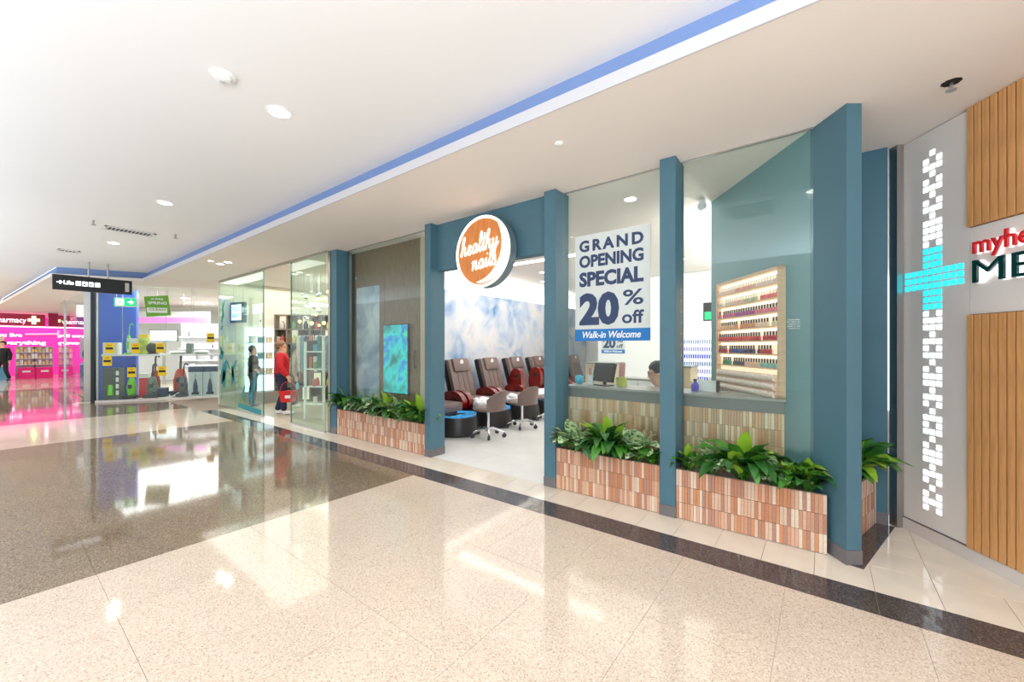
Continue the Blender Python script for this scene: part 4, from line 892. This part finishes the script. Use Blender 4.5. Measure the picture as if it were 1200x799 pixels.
for k in range(6): B().tube([(random.uniform(-.1, .2), random.uniform(-.05, .08), .02), (random.uniform(.0, .3), random.uniform(-.05, .1), .03+.02*k)], .014, 6).obj('tool', [CHROME, DGREY, CLEAR][k % 3], t)
for x, l in ((2.18, 'white carton with navy top and vacuum print, left of two'), (2.53, 'white carton with navy top and vacuum print, right of two')):
    t = carton('display_box', l, x, .28, .055, .33, .3, .86, mat('pale_blue_carton', (196, 214, 216), .5), NAVY); B().tube([(0, -.155, .1), (0, -.155, .3), (0, -.155, .5)], [.06, .055, .02], 8).tube([(0, -.155, .5), (0, -.155, .66)], .006, 6).obj('printed_vacuum', NAVY, t)
    B().box(-.09, -.158, .05, .09, -.15, .12).obj('printed_head', DGREY, t)
t = ap('sale_poster', 'green super spring clean poster hanging in the shop window', 'poster', 0, 0, 0)
q = B().box(-.27, -.03, -.28, .27, -.025, .28, M=Matrix.Translation((1.36, 0, 2.63)) @ Matrix.Rotation(R(-6), 4, 'Y')).obj('sheet', GREENP, t)
for s_, z, h_, w_ in [('SUPER', 2.80, .045, .28), ('SPRING', 2.67, .085, .42), ('CLEAN', 2.50, .06, .36)]:
    if s_ == 'CLEAN': B().box(1.13, -.034, 2.44, 1.58, -.03, 2.58).obj('white_bar', WHITE, t)
    text('lettering', s_, 1.36-w_/2, z, w_, h_, WHITEINK if s_ != 'CLEAN' else GREENP, t, y=-.037, bold=.02)
for x in (1.14, 1.58): B().cyl((x, -.027, 2.86), (x, -.027, 3.17), .003, n=5).obj('wire', STEEL, t)
# interior fittings
t = thing('wall_sign', 'long magenta sign band inside the appliance shop', 'sign', (-22.1, 3.7, 0), R(37)); B().box(0, 0, 2.44, 3.0, .06, 2.92).obj('board', WHITE, t); B().box(0, -.02, 2.46, 2.9, 0, 2.68).obj('band', mat('orchid_band', (232, 130, 214), .5, emit=.5, ecol=(240, 140, 220)), t)
t = thing('wall_screen', 'bright wall screen inside the appliance shop', 'screen', (-20.7, 4.27, 1.7), AA); B().box(-.45, 0, 0, .45, .06, .46).obj('bezel', DGREY, t); B().box(-.42, -.004, .03, .42, 0, .43).obj('picture', SCREENW, t); B().box(-.04, 0.02, -1.7, .04, .06, 0).obj('stand', STEEL, t)
wd_ = ap('wall_shelving', 'grey white shelving run at the back of the appliance shop', 'shelving', 0, 0, 0); B().box(.4, 5.1, 0, 5.0, 5.25, 2.4).obj('back', mat('pale_shelving', (222, 222, 224), .6), wd_)
for k in range(4): B().box(.4, 4.8, .5+.45*k, 5.0, 5.1, .53+.45*k).obj('shelf', WHITE, wd_)
b = B()
for k in range(4):
    for j in range(18):
        if random.random() < .75: b.box(.5+.25*j, 4.85, .53+.45*k, .5+.25*j+random.uniform(.1, .2), 5.05, .53+.45*k+random.uniform(.12, .36))
o = b.obj('stock', STOCK2, wd_); o['kind'] = 'stuff'
t = ap('counter', 'low white counter in the middle of the appliance shop', 'counter', 1.9, 2.6, 0); B().box(-.7, -.3, 0, .9, .3, .82).obj('body', WHITE, t); B().box(-.72, -.32, .82, .92, .32, .86).obj('worktop', CLEAR, t)
t = ap('counter', 'white service counter further back in the appliance shop', 'counter', 3.4, 3.4, 0); B().box(-.5, -.3, 0, .6, .3, 1.0).obj('body', WHITE, t); B().box(-.52, -.32, 1.0, .62, .32, 1.04).obj('worktop', GRYW, t)

# ------------------------------------------------------------------ GIFT SHOP
g1 = struct_root('window_6', (-12.15, 3.6, 0)); 
for a, b_ in ((0, 1.1), (1.1, 2.70)): B().box(a+.004, -.006, .02, b_-.004, .006, 3.12).obj('pane', GLASSG, g1)
B().box(0, -.012, 0, 2.7, .012, .03).box(0, -.012, 3.12, 5.3, .012, 3.17).obj('channel', STEEL, g1); B().box(2.685, -.01, .03, 2.70, .01, 3.12).obj('glass_edge', EDGE, g1)
g2 = struct_root('window_7', (-8.18, 3.6, 0)); B().box(0, -.006, .02, 1.31, .006, 3.12).obj('pane', GLASSG, g2); B().box(0, -.012, 0, 1.31, .012, .03).obj('channel', STEEL, g2)
B().box(0, -.01, .03, .015, .01, 3.12).obj('glass_edge', EDGE, g2)
for nm, q in (('wall_gift_left', (-12.30, 3.62, 0, -12.16, 8.2, 3.17)), ('wall_gift_back', (-12.3, 8.0, 0, -6.76, 8.2, 3.17)), ('wall_gift_right', (-6.94, 3.9, 0, -6.80, 8.2, 3.17))):
    o = B().box(*q).obj(nm, mat(nm+'_paint', (226, 220, 204), .6)); o['kind'] = 'structure'
bh = B().box(-12.15, 6.6, 2.35, -6.95, 6.8, 3.17).obj('wall_bulkhead', GRYW); bh['kind'] = 'structure'
t = thing('lightbox_sign', 'navy framed square lightbox reading fair baby in the gift shop', 'sign', (-12.1, 3.82, 2.11)); t.rotation_euler = (0, 0, R(12)); t.scale = (.68, .68, .68)
B().box(0, 0, 0, .78, .14, .76, .01).obj('frame', NAVY, t); B().box(.09, -.006, .09, .69, 0, .67).obj('light_panel', LITW, t); text('lettering', 'FAIR', .14, .42, .48, .19, mat('grey_ink', (110, 120, 170), .5), t, y=-.009, bold=.01); text('lettering', 'BABY', .14, .17, .48, .19, MATS['grey_ink'], t, y=-.009, bold=.01)
B().cyl((.1, .07, .76), (.1, .07, 1.55), .008, n=6).cyl((.68, .07, .76), (.68, .07, 1.55), .008, n=6).obj('rod', STEEL, t)
# cube shelving at the back
t = thing('cube_shelving', 'grey oak cube shelving with lit white cubbies in the gift shop', 'shelving', (-11.95, 4.95, 0), R(45))
n, mz, cs_ = 5, 6, .30
b = B()
for i in range(n+1): b.box(i*cs_-.015, -.3, 0, i*cs_+.015, 0, mz*.39)
for j in range(mz+1): b.box(-.015, -.3, j*.39-.015+.015, n*cs_, 0, j*.39+.03)
b.obj('carcass', CUBEW, t)
LITB = mat('lit_cubby', (250, 236, 214), .6, emit=.8, ecol=(255, 238, 210))
for i in range(n):
    for j in range(mz):
        B().box(i*cs_+.015, -.02, j*.39+.03, (i+1)*cs_-.015, -.01, (j+1)*.39).obj('cubby_back', LITB if (i*3+j*2) % 5 < 2 else CUBEW, t)
cols = [(214, 90, 80), (240, 210, 120), (90, 150, 180), (220, 220, 214), (120, 160, 90), (60, 60, 80)]
gm = [mat('gift_%d' % i, c, .5) for i, c in enumerate(cols)]; kinds = ['red', 'yellow', 'blue', 'white', 'green', 'dark']
for i in range(n):
    for j in range(1, mz):
        ci = (i*7+j*3) % 6; z = j*.39+.03; x = -11.2+i*cs_+.2
        v = thing('gift_jar', '%s gift jar, %s cubby from the left in row %s of the oak shelving' % (kinds[ci], ORD[i+1], ['', 'one', 'two', 'three', 'four', 'five'][j]), 'jar', (-11.95+.7071*(i*cs_+.15+.16), 4.95+.7071*(i*cs_+.15-.16), z), 0, 'gift jars in the cube shelving')
        B().lathe([(.05, 0), (.065, .02), (.06, .14), (.03, .19), (.035, .22)], 10).obj('jar', gm[ci], v, True)
# glowing display counter along the left part
t = thing('display_case', 'glowing white display case behind the teal decals', 'display case', (-11.88, 4.75, 0), R(90)); t.scale = (.62, 1, 1); B().box(-.95, -.25, 0, .75, .25, .3).obj('plinth', GRYW, t); B().box(-.95, .2, .3, .75, .25, 2.0).obj('lit_back', mat('case_light', (236, 250, 250), emit=1.4, ecol=(226, 246, 250)), t)
for k in range(3): B().box(-.95, -.2, .75+.42*k, .75, .2, .77+.42*k).obj('glass_shelf', CLEAR, t)
for k in range(3):
    for j in range(5):
        v = thing('trinket_box', '%s trinket box on shelf %s of the glowing case' % (['white', 'teal', 'sand', 'peach', 'grey'][j], ['one', 'two', 'three'][k]), 'box', (-11.86, 4.25+.2*j, .77+.42*k), R(90), 'trinkets in the glowing case')
        B().box(-.07, -.06, 0, .07, .06, .16, .01).obj('box', [WHITE, TEALP, STOCK, BEIGEW, GRYW][j], v); B().box(-.075, -.065, .13, .075, .065, .165, .006).obj('lid', CLEAR, v)
# teal leaf decals on the glass
dc = thing('glass_decal', 'teal leaf and branch decals on the gift shop glass', 'decal', (-12.15, 3.588, 0))
def dleaf(x, z, L, W, a, m=TEALP):
    b = B(); pts = []
    for k in range(12):
        u = k/11; pts.append((L*u, W/2*math.sin(PI*u)**.8))
    P = pts+[(x_, -y_) for x_, y_ in pts[-2:0:-1]]; ca, sa = math.cos(a), math.sin(a)
    b.xprism([(x+px*ca-pz*sa, z+px*sa+pz*ca) for px, pz in P], 0, .003); b.obj('leaf_print', m, dc)
for x, z, L, W, a in [(.15, .55, .75, .32, 1.0), (.35, .45, .5, .22, 1.5), (.9, .55, .55, .16, 1.4), (1.05, .6, .5, .14, 1.9), (1.0, .95, .3, .09, .9), (.75, .95, .3, .08, 2.3), (.05, 1.2, .35, .2, .5), (.25, 1.3, .25, .12, 2.2), (2.1, .15, .6, .16, 1.7), (2.2, .5, .5, .14, 1.3), (1.9, .3, .5, .1, 1.2), (.2, 2.1, .25, .1, 1.2), (.35, 2.2, .3, .08, 1.8), (.25, 2.4, .3, .07, 1.0), (.1, 1.9, .22, .07, .6), (1.5, .3, .4, .1, 1.0)]: dleaf(x, z, L, W, a)
B().xprism([(1.3, .08), (2.6, .02), (2.6, .14), (1.3, .18)], 0, .003).obj('band_print', TEALP, dc)
B().tube([(.2, .0, .2), (.3, 0, 1.0), (.25, 0, 2.6)], .006, 5).obj('branch_print', TEALP, dc)
dc2 = thing('glass_decal', 'small teal badge decal low on the right gift shop pane', 'decal', (-7.9, 3.59, .75)); B().cyl((0, 0, 0), (0, .003, 0), .07, n=20).obj('disc', mat('pale_teal', (120, 190, 196), .5), dc2)
t = thing('push_plate', 'white door push plate on the edge of the gift shop glass', 'plate', (-9.56, 3.58, 1.95)); B().box(-.05, 0, 0, .05, .006, .28).obj('plate', WHITE, t); B().cyl((0, -.003, .1), (0, 0, .1), .025, n=14).obj('mark', DGREY, t)
# ladder shelf, garments and warm hanging ornaments in the right pane
t = thing('ladder_shelf', 'white ladder shelf behind the right gift shop pane', 'ladder', (-8.3, 4.1, 0), R(25))
for s in (-1, 1): B().box(s*.22-.02, 0, 0, s*.22+.02, .04, 1.6).obj('rail', WHITE, t)
for k in range(4): B().box(-.2, -.02, .3+.36*k, .2, .12, .325+.36*k).obj('tread', WHITE, t)
for k, (x, z, m, l) in enumerate([(-8.3, .325, gm[3], 'white candle on the lowest ladder tread'), (-8.32, .685, gm[0], 'red candle on the second ladder tread'), (-8.28, 1.045, gm[4], 'green candle on the third ladder tread'), (-8.3, 1.405, gm[2], 'blue candle on the top ladder tread')]):
    v = thing('candle', l, 'candle', (x, 4.13, z)); B().cyl((0, 0, 0), (0, 0, .14), .04, n=12).obj('wax', m, v); B().cyl((0, 0, .14), (0, 0, .155), .003, n=5).obj('wick', BLACK, v)
rk = thing('garment_rack', 'chrome rack of pale scarves behind the right gift shop pane', 'rack', (-9.6, 4.95, 0), R(25)); B().cyl((-.7, 0, 0), (-.7, 0, 1.75), .015, n=8).cyl((.6, 0, 0), (.6, 0, 1.75), .015, n=8).cyl((-.7, 0, 1.75), (.6, 0, 1.75), .015, n=8).obj('frame', CHROME, rk)
for k in range(11):
    c_ = [(214, 206, 196), (120, 150, 170), (60, 70, 90), (190, 110, 90), (226, 222, 214), (40, 120, 130)][k % 6]
    v = thing('scarf', 'scarf hanging at place %s on the chrome rack' % ['first', 'second', 'third', 'fourth', 'fifth', 'sixth', 'seventh', 'eighth', 'ninth', 'tenth', 'last'][k], 'scarf', (-9.6+.906*(-.6+.115*k), 4.95+.4226*(-.6+.115*k), .9), R(25), 'scarves on the chrome rack')
    b = B(); b.box(-.045, -.1, 0, .045, .1, .86, .02); crumple(b.bm, .008); b.obj('cloth', mat('scarf_%d' % k, c_, .8, noise=(14, .3)), v)
GOLD = mat('warm_bulb', (255, 214, 130), emit=3.5, ecol=(255, 206, 120))
for k in range(26):
    x = -9.6+random.random()*1.1; y = 4.3+random.random()*.5; z = 1.95+random.random()*.8
    v = thing('hanging_bauble', 'warm glowing bauble in the cluster above the scarf rack', 'ornament', (x, y, z), 0, 'glowing baubles above the scarves')
    B().ball((0, 0, 0), .028+.02*random.random(), 10).obj('globe', GOLD if k % 2 else CHROME, v, True); B().cyl((0, 0, .03), (0, 0, 3.17-z), .002, n=4).obj('string', WHITE, v)
t = thing('handbag', 'dark hanging handbag display behind the right gift shop pane', 'bag', (-8.95, 4.35, 1.28), R(30)); B().box(-.13, -.06, 0, .13, .06, .36, .03).obj('bag', BLACK, t); B().tube(smooth_path([(-.1, 0, .35), (-.06, 0, .6), (.06, 0, .6), (.1, 0, .35)], 4), .008, 6).obj('strap', BLACK, t); B().cyl((0, 0, .6), (0, 0, 1.89), .003, n=5).obj('cord', STEEL, t)
t = thing('ceiling_strip_light', 'white strip light inside the gift shop near the right pane', 'light', (-9.9, 5.1, 2.5), R(20)); B().box(-.5, -.05, 0, .5, .05, .04).obj('diffuser', LED, t); B().cyl((-.3, 0, .04), (-.3, 0, .67), .004, n=5).cyl((.3, 0, .04), (.3, 0, .67), .004, n=5).obj('cable', STEEL, t)
t = thing('gondola_shelving', 'tall white shelving packed with gifts deep inside the gift shop', 'shelving', (-11.2, 6.4, 0), R(12))
B().box(0, 0, 0, 4.0, .1, 2.3).obj('back', BEIGEW, t)
for k in range(6): B().box(0, -.28, .12+.38*k, 4.0, 0, .145+.38*k).obj('shelf', WHITE, t)
for q, m_ in enumerate(gm+[STOCK]):
    b = B()
    for k in range(6):
        for j in range(26):
            if (j*3+k*5+q*q) % 7 == q or random.random() < .08:
                x = .05+.15*j; h = random.uniform(.1, .3); b.box(x, -.24, .145+.38*k, x+random.uniform(.07, .13), -.1, .145+.38*k+h, .008)
    o = b.obj('stock', m_, t); o['kind'] = 'stuff'

# ------------------------------------------------------------------ PHARMACY (far left)
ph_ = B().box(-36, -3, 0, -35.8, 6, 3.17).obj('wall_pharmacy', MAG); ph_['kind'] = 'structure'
f = thing('pharmacy_fascia', 'crimson fascia with white online pharmacy lettering and green cross', 'sign', (-30.3, -1.2, 0), R(90))
B().box(-1.5, 0, 2.5, 2.95, .2, 3.06).obj('board', MAGD, f); B().box(3.05, -.1, 2.5, 3.75, .2, 3.14).obj('end_panel', mat('deep_magenta', (160, 6, 70), .5), f)
B().box(-1.5, -.02, 2.43, 3.8, .2, 2.47).obj('light_strip', LITW, f)
text('lettering', 'online', .62, 2.62, .72, .26, LITW, f, y=-.012, depth=.02, bold=.03); text('lettering', 'pharmacy', 1.40, 2.56, .95, .32, LITW, f, y=-.012, depth=.02)
B().box(2.52, -.03, 2.58, 2.66, 0, 2.98).box(2.40, -.03, 2.71, 2.78, 0, 2.85).obj('cross', mat('pale_green_cross', (226, 246, 190), emit=1.5, ecol=(226, 246, 180)), f)
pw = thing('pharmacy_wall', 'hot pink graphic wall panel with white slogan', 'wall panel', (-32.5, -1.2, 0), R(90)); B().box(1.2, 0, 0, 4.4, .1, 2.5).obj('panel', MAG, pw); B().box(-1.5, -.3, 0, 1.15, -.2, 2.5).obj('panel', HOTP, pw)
text('lettering', 'you live', 1.35, 1.95, .95, .22, LITW, pw, y=-.01, bold=.03); text('lettering', 'everything', 1.55, 1.55, 1.55, .24, LITW, pw, y=-.01, bold=.03)
B().tube([(2.4, -.02, 2.12), (3.5, -.02, 2.16)], .05, 8).obj('toothbrush_print', mat('light_pink', (250, 180, 214), .5), pw); B().box(3.5, -.03, 1.95, 3.6, 0, 2.35).obj('brush_head_print', WHITE, pw)
for y, l in ((.66+.86, 'left pink shelf end stacked with pale packets in the pharmacy'), (.66+1.42, 'right pink shelf end stacked with pale packets in the pharmacy')):
    t = thing('shelf_end', l, 'shelving', (-30.0, y-.4, 0), R(90)); B().box(-.3, 0, 0, .3, .4, 1.5).obj('back', mat('shelf_grey_%d' % int(y*10), (180, 150, 170), .6), t)
    for k in range(3):
        B().box(-.3, -.12, .62+.3*k, .3, 0, .64+.3*k).obj('shelf', WHITE, t)
        for j in range(5): B().box(-.28+.115*j, -.1, .64+.3*k, -.19+.115*j, -.02, .64+.3*k+.14+.08*((j+k) % 2)).obj('packet', [STOCK, WHITE, gm[1], STOCK][(j+k) % 4], t)
    bk2 = thing('pink_basket_stack', 'stack of hot pink baskets at the foot of the %s' % ('left pink shelf end' if 'left' in l else 'right pink shelf end'), 'basket', (-29.5, y-.4, 0), R(90))
    for k in range(4): B().box(-.27+.005*k, -.2, .13*k, .27-.005*k, .15, .13*k+.125, .01).obj('basket', HOTP, bk2)
    B().box(-.12, -.21, .3, .12, -.2, .38).obj('logo', WHITE, bk2)
for y, m, l in ((.3, gm[2], 'blue dump bin beside the pink baskets'), (.02, mat('coral_bin', (206, 60, 70), .5), 'coral dump bin near the left edge of the pharmacy')):
    t = thing('dump_bin', l, 'bin', (-29.4, y+.1, 0), R(90)); B().box(-.2, -.15, 0, .2, .15, .6).obj('bin', m, t); B().box(-.22, -.17, .6, .22, .17, .64).obj('rim', WHITE, t)
    for k in range(4): B().ball((-.12+.08*k, 0, .68), .06, 8).obj('product', [STOCK, WHITE, HOTP][k % 3], t)
t = thing('side_banner', 'pale banner stand before the pharmacy at the left', 'banner', (-30.6, .2, 0), R(90)); B().box(-.3, 0, .9, .3, .03, 1.95).obj('sheet', STOCK, t); B().cyl((0, .015, 0), (0, .015, .9), .02, n=8).cyl((0, .015, 0), (0, .015, .02), .2, n=16).obj('pole', STEEL, t)
fb = B().box(-48.2, -9, 0, -48, 13, 3.55).obj('wall_far', MAGD); fb['kind'] = 'structure'
bulk.bm.free(); bodyM.bm.free()
